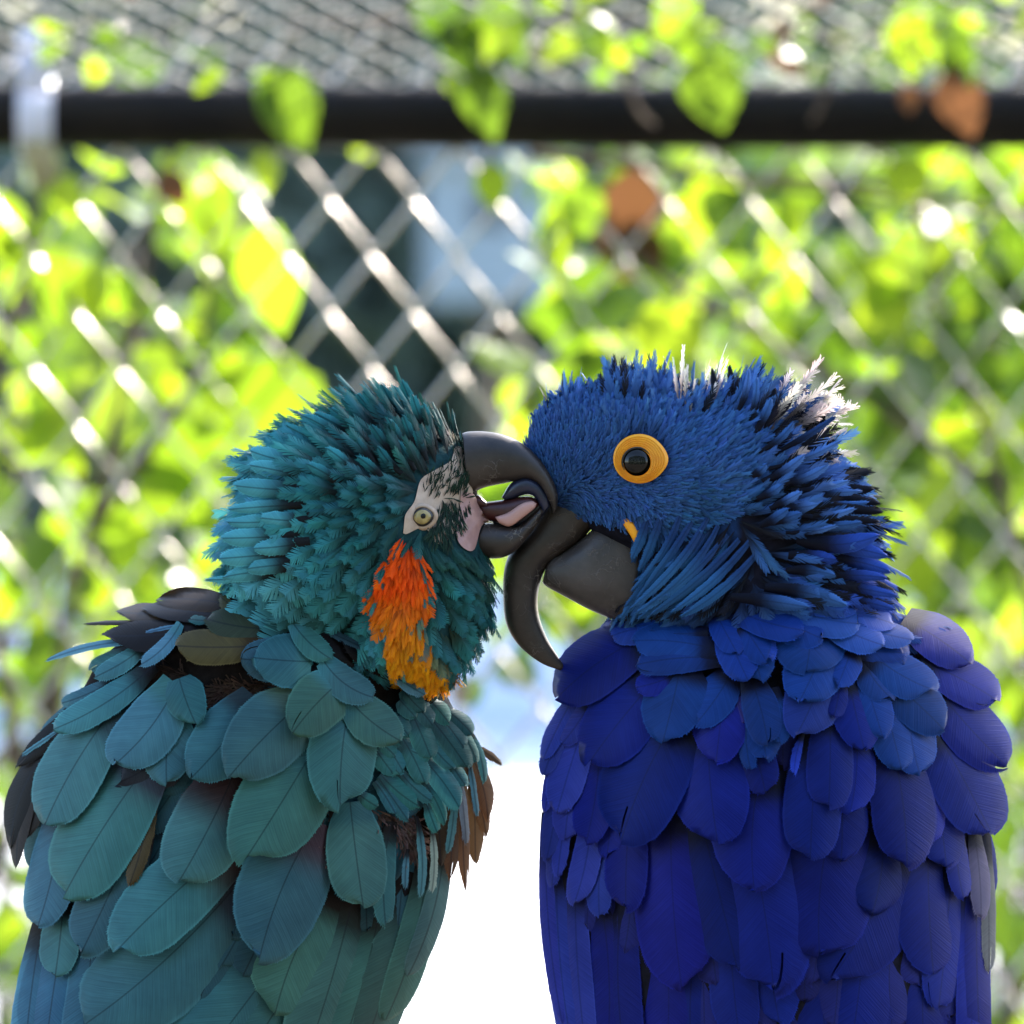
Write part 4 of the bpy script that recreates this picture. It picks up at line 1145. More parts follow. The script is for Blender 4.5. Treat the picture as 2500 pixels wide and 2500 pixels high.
    rows = [
        # dark fan under the neck
        (860, 120, 570, 95, 80, Br, {'base': Bl, 'layer': 40}), (700, 140, 425, 140, 70, Br, {'base': Bl, 'layer': 34}), (820, 160, 520, 130, 70, Bl, {'layer': 38}), (800, 190, 380, 225, 110, Bl, {'layer': 30}),
        (620, 200, 302, 184, 18, Br, {'layer': 30}), (640, 255, 168, 316, 26, RIMB, {'layer': 26, 'base': Bl, 'bend': 0.07}), (660, 185, 528, 216, 14, RIMB, {'layer': 44, 'base': RIMB}), (655, 180, 512, 330, 52, RIMB, {'layer': 52, 'base': T, 'bend': -0.08}),
        (760, 170, 690, 165, 30, (0.03, 0.12, 0.10), {'layer': 50}), (800, 160, 735, 95, 40, (0.03, 0.10, 0.08), {'layer': 40}), (880, 140, 800, 85, 70, (0.06, 0.05, 0.02), {'layer': 42}), (960, 130, 830, 80, 60, Bl, {'layer': 40}),
        (960, 260, 640, 262, 120, (0.075, 0.060, 0.022), {'layer': 46, 'base': (0.04, 0.022, 0.008)}), (1000, 200, 750, 165, 120, (0.032, 0.040, 0.026), {'layer': 40, 'base': Bl}), (1080, 190, 900, 130, 110, Bl, {'layer': 30}), (1200, 260, 960, 150, 120, Bl, {'layer': 26}), (1330, 330, 1100, 180, 110, Bl, {'layer': 22}), (1480, 400, 1240, 250, 70, Bl, {'layer': 22}),
        (1400, 350, 1540, 440, 44, RIMB, {'layer': 62, 'base': T}), (1150, 190, 1320, 270, 26, (0.03, 0.08, 0.09), {'layer': 40, 'base': Bl}),
        (1060, 175, 1200, 310, 84, G, {'layer': 56, 'base': T, 'bend': 0.06}), (1130, 320, 918, 305, 185, TEAL_D, {'layer': 54, 'base': G}), (1090, 300, 878, 310, 150, (0.03, 0.075, 0.10), {'layer': 44}),
        (1170, 310, 1355, 450, 110, G, {'layer': 60, 'base': T, 'bend': 0.10}), (1250, 380, 1065, 575, 190, (0.045, 0.125, 0.105), {'layer': 60, 'base': T, 'split': 0.25}), (1260, 450, 1450, 605, 150, (0.050, 0.145, 0.125), {'layer': 58, 'base': TEAL_D, 'bend': 0.05}),
        (650, 380, 710, 545, 140, TEAL_D, {'layer': 40, 'base': TEAL_D}), (530, 260, 345, 375, 66, T, {'layer': 24, 'base': Bl}), (560, 330, 195, 565, 100, T, {'layer': 22, 'base': Bl, 'bend': -0.05}), (420, 380, 225, 470, 50, TEAL_B, {'layer': 14}), (480, 280, 330, 350, 70, TEAL_D, {'layer': 10}),
        (640, 400, 420, 688, 195, T, {'layer': 34, 'base': TEAL_G, 'bend': -0.06}), (620, 500, 605, 760, 185, T, {'layer': 22, 'base': TEAL_D}), (1120, 450, 835, 735, 255, (0.042, 0.132, 0.128), {'layer': 40, 'base': O}), (930, 450, 695, 740, 215, TEAL_D, {'layer': 28, 'base': (0.02, 0.035, 0.04)}),
        (1265, 490, 1235, 842, 232, TEAL_G, {'layer': 40, 'base': TEAL_D, 'bend': 0.03}),
        (420, 480, 165, 905, 215, T, {'layer': 18, 'base': (0.02, 0.04, 0.045)}), (1160, 600, 890, 1038, 300, TEAL_G, {'layer': 22, 'base': TEAL_D}), (560, 660, 235, 1162, 270, TEAL_B, {'layer': 6, 'base': (0.03, 0.03, 0.05)}),
        (640, 620, 430, 760, 200, (0.02, 0.025, 0.03), {'layer': 2}), (860, 700, 650, 1116, 262, TEAL_B, {'layer': 8, 'base': (0.035, 0.018, 0.02), 'base_end': 0.62}), (1270, 830, 1318, 1208, 200, TEAL_G, {'layer': 12, 'base': TEAL_D, 'base_end': 0.3}), (1230, 860, 1255, 1180, 120, TEAL_D, {'layer': 4}),
        (1150, 900, 940, 1400, 300, TEAL_B, {'layer': 6, 'base': (0.05, 0.03, 0.04), 'base_end': 0.4}), (230, 820, 138, 1276, 165, TEAL_B, {'layer': 2}), (1060, 950, 900, 1085, 150, TEAL, {'layer': 2}), (1420, 900, 1400, 1275, 76, TEAL_G, {'layer': 8}),
        (520, 880, 295, 1375, 190, TEAL_B, {'layer': -2, 'base': (0.03, 0.02, 0.025)}), (560, 760, 470, 1130, 60, (0.10, 0.065, 0.03), {'layer': -4}), (900, 940, 430, 1362, 250, TEAL_B, {'layer': -2, 'base': (0.03, 0.018, 0.02), 'base_end': 0.5}),
        (1480, 1000, 1470, 1140, 22, RIMB, {'layer': 8, 'base': Bl}), (1510, 880, 1525, 1170, 28, RIMB, {'layer': 12, 'base': Bl, 'bend': -0.05}), (1560, 900, 1566, 1155, 24, (0.25, 0.32, 0.30), {'layer': 12, 'base': Bl, 'bend': -0.05}),
        # lower wing: long secondaries
        (900, 1080, 305, 1640, 360, TEAL_B, {'layer': -10, 'base': (0.02, 0.02, 0.03), 'slope': 0.06}), (1210, 1130, 1000, 1590, 300, TEAL_G, {'layer': -8, 'slope': 0.06}), (1060, 1330, 560, 1980, 330, TEAL_B, {'layer': -16, 'slope': 0.06}), (1130, 1400, 790, 2020, 260, TEAL_B, {'layer': -16, 'slope': 0.06}),
        (1290, 1140, 1080, 1840, 230, TEAL_G, {'layer': -12, 'slope': 0.06}), (1390, 1150, 1180, 1880, 200, TEAL_G, {'layer': -14, 'slope': 0.06, 'bend': -0.03}), (1480, 1080, 1290, 1790, 170, (0.040, 0.120, 0.115), {'layer': -16, 'slope': 0.06, 'bend': -0.04}), (1550, 1020, 1400, 1620, 120, (0.05, 0.14, 0.13), {'layer': -14, 'slope': 0.06, 'bend': -0.05}), (1610, 960, 1480, 1460, 80, (0.07, 0.17, 0.15), {'layer': -12, 'slope': 0.06, 'bend': -0.06}),
        (230, 1190, 200, 1460, 130, TEAL_B, {'layer': -8}), (330, 1220, 250, 1900, 150, (0.03, 0.12, 0.20), {'layer': -12, 'slope': 0.06}), (240, 1250, 150, 1880, 120, (0.035, 0.13, 0.22), {'layer': -14, 'slope': 0.06}), (160, 1240, 85, 1860, 110, (0.04, 0.15, 0.26), {'layer': -16, 'slope': 0.06}), (440, 1260, 380, 1900, 200, TEAL_B, {'layer': -18, 'slope': 0.06}),
        # dark edge feathers on the left
        (250, 500, 62, 702, 56, Bl, {'layer': -6}), (260, 540, 80, 660, 14, RIMB, {'layer': 0, 'base': RIMB}), (220, 590, 36, 1000, 90, Bl, {'layer': -8, 'bend': 0.10}), (230, 600, 60, 1065, 70, (0.03, 0.022, 0.018), {'layer': -10, 'bend': 0.10}), (240, 660, 100, 960, 80, (0.025, 0.018, 0.015), {'layer': -12, 'bend': 0.08}),
        (300, 480, 180, 600, 60, Bl, {'layer': -8}),
        # brown, thin feathers hanging from the right side
        (1700, 620, 1822, 695, 26, BROWN_T, {'layer': -20, 'base': TAN_F}), (1690, 560, 1757, 760, 30, T, {'layer': -6, 'bend': -0.08}), (1700, 640, 1770, 900, 60, TAN_F, {'layer': -22, 'bend': -0.06, 'base': BROWN_T}), (1690, 700, 1765, 955, 50, TAN_F, {'layer': -24, 'base': BROWN_T}), (1680, 720, 1690, 1150, 46, TAN_F, {'layer': -22, 'base': BROWN_T}),
        (1650, 740, 1632, 1112, 60, BROWN_T, {'layer': -20, 'base': Br}), (1720, 720, 1725, 1050, 60, TAN_F, {'layer': -26, 'base': BROWN_T}), (1600, 740, 1600, 1060, 60, Br, {'layer': -16}), (1650, 790, 1625, 1010, 26, RIMB, {'layer': -6, 'base': Bl}), (1660, 700, 1692, 980, 26, (0.2, 0.26, 0.26), {'layer': -8, 'base': Bl}), (1700, 660, 1732, 880, 20, RIMB, {'layer': -10, 'base': Bl}),
    ]
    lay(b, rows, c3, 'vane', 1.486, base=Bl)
    # small fluffed side feathers (enlargement cf, scale 2.76)
    side = []
    for (bx, by, tx, ty, w) in [(920, 230, 1060, 380, 130), (900, 300, 1010, 420, 120), (1000, 330, 1120, 470, 140), (880, 420, 960, 540, 120), (1000, 430, 1110, 690, 160), (1120, 320, 1230, 450, 120), (1130, 450, 1350, 750, 190), (1180, 420, 1330, 620, 150),
                               (760, 580, 870, 680, 110), (740, 640, 850, 790, 120), (820, 620, 920, 780, 120), (920, 560, 1070, 860, 130), (900, 600, 1110, 690, 150), (1100, 580, 1260, 760, 100), (1060, 700, 1300, 1025, 150), (770, 800, 1020, 1010, 150), (900, 780, 1110, 980, 90), (730, 850, 870, 1065, 70), (760, 830, 955, 1110, 90), (630, 940, 750, 1020, 90),
                               (1060, 850, 1205, 1135, 80), (1250, 740, 1345, 880, 90), (1080, 1000, 1150, 1190, 80), (1230, 380, 1390, 530, 110), (1300, 480, 1420, 720, 70), (800, 480, 900, 590, 120), (780, 700, 900, 800, 120)]:
        col = (0.035, 0.155, 0.165) if by > 500 else (0.026, 0.105, 0.105)
        side.append((bx, by, tx, ty, w, col, {'layer': 16 + (900 - by) * 0.012, 'base': (0.02, 0.07, 0.075), 'base_end': 0.4, 'conv': 0.16, 'slope': 0.14}))
    lay(b, side, cf, 'vane', 2.76, order=0.2)
    # under layer
    px = [(*c3(r[0], r[1]), *c3(r[2], r[3])) for r in rows if r[5] is not Bl]
    def okx(x, y):
        l, r_, _ = b.tab(y); return l + 50 < x < r_ - 60
    fill(b, px, (100, 1100), (1720, 2560), okx, 70, (130, 260), lambda x, y: (0.028, 0.095, 0.125), 'vane', -22, 9, slope=0.05)
    # hanging down below the picture: tail
    for k in range(7):
        x = 300 + k * 28
        b.feather((x + 60, 2560), (x - 60 + k * 8, 3500 - abs(k - 3) * 90), 110, (0.03, 0.11, 0.20), layer=-10 - abs(k - 3) * 3, slope=0.02, name='tail_feather')
    # pinkish down showing between the feathers
    dn = [(*c3(1150, 900), 250, 46, 7, 0.5, -0.3, 0.13, 0.085, 0.075, 0.05, 0.03, 0.03, 1.0), (*c3(1450, 930), 300, 50, 7, 0.5, -0.3, 0.12, 0.075, 0.065, 0.05, 0.03, 0.025, 1.0), (*c3(950, 410), 200, 44, 6, 0.4, -0.2, 0.09, 0.05, 0.035, 0.04, 0.022, 0.016, 1.0), (*c3(560, 390), 200, 44, 6, 0.4, -0.2, 0.06, 0.035, 0.026, 0.03, 0.018, 0.014, 1.0)]
    for k, pl in enumerate([[(1080, 830), (1180, 800), (1230, 900), (1200, 1020), (1100, 990)], [(1250, 830), (1400, 840), (1520, 900), (1530, 1010), (1460, 1000), (1380, 900)], [(760, 430), (840, 400), (1120, 400), (1120, 450), (900, 450), (780, 480)], [(480, 400), (620, 330), (720, 380), (640, 430)]]):
        b.groom('down', dn, 620, [c3(*p) for p in pl], B=6, fray=0.5, point=0.3, seed=60 + k, angvar=32, backside=False, rough_gap=0.3, wmul=0.9, lmul=0.75)
    tag(rt, 'teal macaw with orange and yellow throat patch, its open bill clasping the other macaw', 'macaw', 'macaws on the perch')
    return b

# ----------------------------------------------------------------- deep blue macaw
def blue_macaw():
    tab = [(1440, 1700, 2080, 80), (1490, 1560, 2180, 160), (1540, 1440, 2290, 215), (1600, 1385, 2360, 255), (1700, 1352, 2400, 285), (1800, 1328, 2415, 300), (1900, 1314, 2418, 305), (2000, 1312, 2416, 305), (2100, 1320, 2414, 300), (2200, 1334, 2412, 292),
           (2300, 1354, 2410, 285), (2400, 1380, 2406, 275), (2500, 1398, 2400, 262), (2650, 1470, 2320, 230), (2800, 1600, 2180, 180), (2920, 1740, 2040, 110)]
    blobs = [(1530, 1120, -60, 255, 150, 130, 0), (1620, 1180, -60, 230, 190, 150, 0), (1380, 1130, -55, 105, 130, 85, 0), (1760, 1180, -55, 180, 190, 150, 0), (1840, 1310, -50, 200, 200, 165, 0), (1700, 1360, -55, 150, 150, 155, 0), (1840, 1470, -50, 220, 150, 180, 0), (1660, 1430, -55, 90, 80, 120, 0), (1585, 1465, -45, 70, 70, 95, 0), (1950, 1440, -40, 150, 140, 150, 0)]
    b = Bird('macaw', tab, blobs, 0.0)
    HEADB = [(1230, 1120), (1250, 1020), (1400, 940), (1700, 940), (1950, 1030), (2100, 1200), (2150, 1420), (2150, 1500), (2000, 1560), (1800, 1540), (1700, 1520), (1550, 1530), (1530, 1420), (1560, 1330), (1545, 1275), (1480, 1260), (1360, 1240)]
    HB = (0.038, 0.118, 0.33); HBD = (0.018, 0.055, 0.17); HBL = (0.070, 0.175, 0.46); NB = (0.004, 0.005, 0.012); TLB = (0.026, 0.105, 0.25); BACKLIT_GREY = (0.55, 0.50, 0.47); CAPE = (0.020, 0.062, 0.32)  # the grey tip tone stands for sun backlight
    def colfn(p):
        c = np.zeros((len(p), 4)); c[:] = (0.010, 0.010, 0.018, 1)
        head = in_poly(p[:, 0], p[:, 1], HEADB) & (p[:, 0] < 1800) & (p[:, 1] < 1320)
        c[head] = (0.010, 0.03, 0.09, 1)
        return c
    b.build_body(colfn, inset=17)
    rt = b.root
    st = [c2(330, 600) + c2(600, 700) + (60, -40), c2(285, 700) + c2(545, 745) + (62, -42), c2(225, 800) + c2(460, 835) + (60, -44), c2(170, 870) + c2(385, 885) + (56, -44), c2(142, 950) + c2(318, 950) + (50, -44), c2(138, 1060) + c2(288, 1045) + (42, -44),
          c2(150, 1180) + c2(290, 1140) + (34, -44), c2(205, 1275) + c2(322, 1235) + (25, -44), c2(300, 1350) + c2(365, 1310) + (14, -44), c2(388, 1384) + c2(402, 1366) + (5, -44)]
    b.sweep('upper_beak', st, M['beak'], n=40, sides=26)
    st = [c2(735, 790) + c2(690, 1190) + (74, -50), c2(660, 738) + c2(600, 1160) + (76, -50), c2(570, 742) + c2(500, 1118) + (72, -50), c2(480, 812) + c2(420, 1075) + (62, -48), c2(400, 872) + c2(355, 1040) + (50, -46), c2(345, 900) + c2(318, 1018) + (38, -46), c2(325, 925) + c2(306, 1004) + (24, -46)]
    b.sweep('lower_beak', st, M['beak_grey'], n=30, sides=26, ex=2.5)
    # eye and yellow ring
    ex, ey = c2(712, 490)
    rcx, rcy = c2(722, 474)
    def ring_shape(a, r):
        pt = 1.0 + 0.10 * max(0, math.cos(a + 0.05)) ** 8
        return (1.04 * pt, 0.98)
    e = b.disc('eye', ex, ey, [(r_, 24 * math.sqrt(max(0, 1 - (r_ / 37) ** 2))) for r_ in (1, 5, 10, 15, 20, 25, 29, 32, 34.5, 36.5)], M['eye_black'], off=4, depth='flat')
    prof = []
    for i in range(22):
        r = 33 + i * 1.32
        prof.append((r, 5 + 5 * math.sin(math.pi * (i / 21) ** 0.8) + (2.4 if i % 3 == 0 else -1.2)))
    prof[-1] = (prof[-1][0] + 1, 0)
    b.disc('eye_ring', rcx, rcy, prof, M['yellow_skin'], parent=e, shape=ring_shape, off=13, seg=56, inner=(ex, ey))
    b.disc('eyelid', ex, ey, [(33.5, 9), (36, 13), (38.5, 10)], M['eye_rim'], parent=e, off=5, depth='flat')
    b.sweep('gape_skin', [c2(628, 716) + c2(645, 712) + (6, -168), c2(655, 760) + c2(688, 740) + (9, -176), c2(688, 812) + c2(724, 790) + (9, -180), c2(706, 852) + c2(730, 842) + (5, -178)], M['yellow_skin'], n=14, sides=12)
    # ---- fine face plumage
    C = []
    def g_(xy, ang, L, W, lift, curl, tip, base, den=1.0):
        C.append((*xy, ang, L, W, lift, curl, *tip, *base, den))
    g_((1290, 1030), 105, 40, 9, 0.45, 0, HB, HBD, 1.2); g_((1300, 1110), 95, 26, 7, 0.25, 0, HB, HBD, 1.2); g_((1360, 1180), 70, 24, 7, 0.2, 0, HB, HBD, 1.2); g_((1420, 1230), 300, 26, 8, 0.2, 0, HB, HBD, 1.2); g_((1360, 1080), 85, 26, 7, 0.2, 0, HB, HBD, 1.2)
    g_((1450, 1130), 60, 26, 7, 0.14, 0, HB, HBD, 1.3); g_((1480, 1190), 20, 26, 7, 0.14, 0, HB, HBD, 1.3); g_((1500, 1245), 285, 28, 8, 0.2, 0, HB, HBD, 1.2); g_((1560, 1240), 300, 32, 9, 0.18, 0, HB, HBD); g_((1600, 1210), 10, 30, 8, 0.12, 0, HB, HBD, 1.2)
    g_((1690, 1130), 28, 46, 11, 0.12, 0, HB, HBD, 1.2); g_((1770, 1080), 35, 74, 17, 0.18, 0, HB, HBD, 1.1); g_((1680, 1240), 350, 50, 13, 0.14, 0, TLB, HBD); g_((1770, 1180), 20, 68, 15, 0.16, 0, HB, HBD)
    g_((1500, 1035), 88, 50, 13, 0.25, 0, HB, HBD, 1.2); g_((1400, 1005), 95, 50, 13, 0.35, 0, HB, HBD, 1.1); g_((1600, 1030), 75, 54, 14, 0.25, 0, HB, HBD, 1.1); g_((1580, 1290), 270, 44, 11, 0.2, 0, TLB, HBD)
    face = [(1230, 1120), (1250, 1010), (1400, 960), (1600, 960), (1780, 1000), (1830, 1080), (1810, 1180), (1760, 1260), (1650, 1290), (1560, 1300), (1540, 1270), (1480, 1262), (1360, 1240)]
    ring = [(rcx + 66 * math.cos(a), rcy + 58 * math.sin(a)) for a in np.linspace(0, 6.28, 24)]
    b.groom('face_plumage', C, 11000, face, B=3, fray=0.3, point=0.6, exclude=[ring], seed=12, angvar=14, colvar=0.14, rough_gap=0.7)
    # ---- crest
    C = []
    g_((1290, 1000), 98, 56, 14, 0.8, 0, HB, HBD); g_((1380, 975), 92, 70, 17, 0.9, 0, HB, HBD); g_((1500, 965), 90, 84, 20, 0.9, 0, HB, HBD); g_((1600, 960), 86, 88, 21, 0.9, 0, HB, HBD); g_((1700, 970), 80, 92, 22, 0.9, 0, HB, HBD); g_((1790, 1000), 64, 104, 22, 0.8, 0, HB, NB); g_((1860, 1040), 50, 118, 24, 0.7, 0, HBD, NB); g_((1650, 1010), 70, 70, 18, 0.45, 0, HB, HBD); g_((1450, 1000), 90, 66, 17, 0.5, 0, HB, HBD); g_((1760, 1060), 45, 80, 20, 0.35, 0, HB, HBD)
    def crest_col(rp, tip, bas, g):
        n = len(tip); r = g.random(n)
        dark = r < 0.16; tip[dark] = (0.008, 0.010, 0.02); bas[dark] = (0.006, 0.007, 0.012)
        grey = (np.abs(rp[:, 0] - 1690) < 34) & (rp[:, 1] < 1000) & (r > 0.45); tip[grey] = BACKLIT_GREY; bas[grey] = (0.16, 0.14, 0.16)
        return tip, bas
    crest = [(1250, 1030), (1270, 960), (1500, 900), (1800, 930), (1900, 1040), (1840, 1090), (1740, 1040), (1600, 1010), (1400, 1010)]
    b.groom('crest', C, 900, crest, B=14, fray=0.3, point=0.8, seed=13, angvar=8, lmul=0.8, wmul=1.15, liftmul=0.75, colfn=crest_col, rough_gap=0.6)
    # ---- neck ruff
    C = []
    g_((1880, 1060), 44, 150, 30, 0.55, -0.1, HBD, NB); g_((1950, 1120), 30, 165, 30, 0.5, -0.1, HBL, NB); g_((2000, 1200), 16, 165, 30, 0.46, -0.1, HBL, NB); g_((2020, 1280), 4, 165, 28, 0.42, -0.1, HBL, NB); g_((2020, 1360), -12, 165, 32, 0.34, -0.1, CAPE, NB); g_((2030, 1440), -22, 165, 38, 0.26, -0.1, CAPE, NB)
    g_((1850, 1150), 36, 140, 26, 0.3, 0, HBL, NB); g_((1880, 1230), 26, 150, 28, 0.3, 0, HBL, NB); g_((1880, 1310), 16, 150, 28, 0.28, 0, HB, NB); g_((1780, 1220), 40, 100, 24, 0.22, 0, HB, NB); g_((1900, 1400), -6, 150, 40, 0.22, 0, HB, NB)
    g_((1600, 1310), 258, 66, 16, 0.22, 0, TLB, HBD); g_((1680, 1310), 236, 96, 17, 0.24, 0, TLB, NB); g_((1760, 1300), 226, 120, 18, 0.24, 0, TLB, NB); g_((1600, 1400), 248, 100, 17, 0.24, 0, TLB, NB); g_((1700, 1400), 228, 130, 20, 0.24, 0, TLB, NB); g_((1800, 1380), 222, 120, 24, 0.2, 0, (0.022, 0.05, 0.14), NB); g_((1640, 1470), 236, 110, 20, 0.22, 0, TLB, NB); g_((1760, 1470), 216, 110, 30, 0.2, 0, HBD, NB)
    g_((1880, 1490), -10, 170, 50, 0.22, -0.05, (0.022, 0.075, 0.30), HBD); g_((2000, 1500), -22, 150, 52, 0.2, -0.05, (0.022, 0.07, 0.30), HBD); g_((1960, 1460), -12, 170, 46, 0.24, 0, CAPE, NB)
    def ruff_col(rp, tip, bas, g):
        n = len(tip); r = g.random(n)
        dark = (r < 0.38) & (rp[:, 1] < 1440); tip[dark] = (0.005, 0.006, 0.012); bas[dark] = (0.004, 0.004, 0.008)
        grey = (rp[:, 0] > 1850) & (rp[:, 1] < 1180) & (r > 0.72); tip[grey] = BACKLIT_GREY; bas[grey] = (0.05, 0.04, 0.04)
        return tip, bas
    ruff = [(1545, 1290), (1640, 1280), (1760, 1250), (1800, 1140), (1830, 1060), (1920, 1000), (2060, 1080), (2150, 1250), (2200, 1480), (2120, 1530), (1900, 1560), (1760, 1560), (1560, 1540), (1520, 1440)]
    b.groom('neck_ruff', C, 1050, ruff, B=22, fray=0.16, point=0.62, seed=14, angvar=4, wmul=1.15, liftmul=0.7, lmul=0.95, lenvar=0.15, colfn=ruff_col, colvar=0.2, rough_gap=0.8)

    M['vane_backlit'] = feather_material('backlit pale feather', rough=0.45, spec=0.2, transl=0.45, edge=0.1, shaft=0.1)
    SUNLIT = (0.74, 0.68, 0.63); DK = (0.006, 0.007, 0.014)  # sun backlight on nape and crown tips put into the pale colour
    nf_ = [(30, 330, 60, 0, 60, SUNLIT), (-80, 320, -70, 40, 50, SUNLIT), (130, 360, 120, 60, 40, DK), (480, 650, 738, 262, 64, SUNLIT), (500, 640, 722, 385, 44, SUNLIT), (640, 520, 945, 358, 66, SUNLIT), (740, 560, 1082, 470, 100, SUNLIT), (800, 640, 1242, 590, 90, SUNLIT), (560, 720, 1060, 425, 44, HBD), (470, 700, 740, 470, 50, HB), (440, 560, 570, 290, 60, HB), (400, 480, 460, 130, 44, HB), (300, 420, 400, 70, 46, HBL), (220, 360, 250, 40, 40, DK), (480, 520, 740, 240, 50, DK), (450, 460, 600, 210, 56, DK),
          (520, 830, 1110, 605, 44, HBL), (960, 800, 1240, 756, 36, SUNLIT), (800, 800, 1330, 850, 84, DK), (800, 880, 1352, 980, 80, DK), (850, 990, 1400, 1088, 64, DK), (850, 1080, 1420, 1155, 64, DK), (800, 1180, 1390, 1225, 56, DK),
          (500, 920, 820, 722, 64, HBL), (600, 940, 1000, 792, 62, HBL), (720, 990, 1160, 912, 50, HBL), (820, 1020, 1262, 995, 46, HBL), (860, 1060, 1310, 1080, 52, HB), (620, 1110, 970, 1080, 84, HBL), (700, 1160, 1205, 1125, 50, HBL), (780, 1260, 1260, 1232, 60, HB), (680, 1310, 1062, 1256, 40, HBL), (420, 880, 530, 790, 60, HB), (460, 1050, 660, 940, 60, HB), (560, 1130, 800, 1000, 60, HBL), (480, 1260, 700, 1130, 70, HB), (560, 1240, 800, 1160, 64, HB),
          (760, 1360, 1390, 1330, 124, CAPE), (860, 1400, 1462, 1490, 104, CAPE), (700, 1480, 1065, 1515, 100, CAPE), (960, 1500, 1472, 1605, 96, CAPE), (680, 1600, 1055, 1635, 80, HB), (940, 1650, 1446, 1655, 76, CAPE), (1000, 1700, 1526, 1790, 66, CAPE), (1060, 1790, 1508, 1892, 66, CAPE), (520, 1730, 1142, 1862, 104, HB), (260, 1800, 860, 1880, 96, HB), (1150, 1420, 1420, 1500, 60, DK), (1100, 1580, 1400, 1660, 70, HBD)]
    nf_ = [r_ for r_ in nf_ if r_[5] is not SUNLIT]
    for (bx, by, tx, ty, w, col) in nf_:
        j = b.rd.uniform(0.85, 1.15)
        b.feather(cj(bx, by), cj(tx, ty), (1.6 if col is SUNLIT else 1.1) * w / 3.116, tuple(min(0.8, c * j) for c in col), layer=(95 if col is SUNLIT else 44) - by * 0.004, slope=0.16, base=(0.05, 0.045, 0.045) if col is SUNLIT else NB, base_end=0.8, dep='head', sq=1.6, bend=b.rd.uniform(0.0, 0.09) * (1 if by < 1400 else -0.6), conv=0.22, mat='vane_backlit' if col is SUNLIT else 'vane_blue')
    M['plume_backlit'] = feather_material('backlit frayed plume', barbs=False, rough=0.5, spec=0.2, transl=0.5, sheen=0.0)  # pale colour and strong translucency imitate sunlit plumes
    pn = [(*cj(480, 560), 58, 120, 22, 0.5, 0, *SUNLIT, 0.10, 0.08, 0.08, 1.0), (*cj(700, 520), 32, 130, 24, 0.5, 0, *SUNLIT, 0.10, 0.08, 0.08, 1.0), (*cj(850, 620), 14, 135, 24, 0.5, 0, *SUNLIT, 0.10, 0.08, 0.08, 1.0), (1695, 1000, 84, 95, 14, 0.6, 0, *SUNLIT, 0.18, 0.15, 0.15, 1.0)]
    b.groom('nape_plumes', pn, 46, [cj(440, 640), cj(480, 470), cj(640, 420), cj(820, 470), cj(930, 600), cj(900, 680), cj(700, 640)], B=26, fray=0.45, point=0.5, seed=21, angvar=6, rise=26, rough_gap=0.5, mat='plume_backlit', ramp_=(0.3, 0.9), vane=0.5, barb_tip=0.25, backside=False, wmul=1.3)
    b.groom('crown_plumes', pn, 16, [(1655, 1035), (1655, 960), (1740, 960), (1740, 1035)], B=20, fray=0.45, point=0.6, seed=22, angvar=5, rise=16, mat='plume_backlit', ramp_=(0.3, 0.9), vane=0.5, barb_tip=0.25, backside=False)
    # long draped feathers below the cheek
    for (bx, by, tx, ty, w) in [(760, 720, 690, 900, 40), (820, 700, 720, 960, 36), (900, 700, 690, 1040, 34), (960, 720, 700, 1090, 34), (1020, 720, 680, 1120, 36), (1060, 760, 760, 1100, 34), (1100, 800, 700, 1140, 36), (1150, 820, 760, 1150, 36), (1200, 820, 860, 1130, 40), (1240, 860, 900, 1150, 40), (1000, 800, 840, 980, 34), (880, 820, 700, 1000, 30), (1100, 880, 900, 1060, 36), (820, 900, 660, 1110, 30), (760, 980, 640, 1160, 34), (860, 1000, 720, 1160, 34), (1000, 1000, 840, 1160, 40)]:
        j = b.rd.uniform(0.7, 1.2)
        b.feather(c2(bx, by), c2(tx, ty), w / 1.756, tuple(c * j for c in TLB), layer=6, slope=0.26, base=tuple(0.8 * c for c in HBD), base_end=0.6, dep='head', sq=1.4, bend=b.rd.uniform(-0.08, -0.02), conv=0.12, mat='vane_blue')
    # ---- back feathers (enlargement c4, scale 1.5456)
    A, Bd, Cp, Pu = (0.007, 0.017, 0.180), (0.005, 0.013, 0.138), (0.008, 0.038, 0.195), (0.009, 0.015, 0.180)
    LV_GLINT = (0.028, 0.045, 0.300)  # lavender holds the bright background's reflection on the left wing
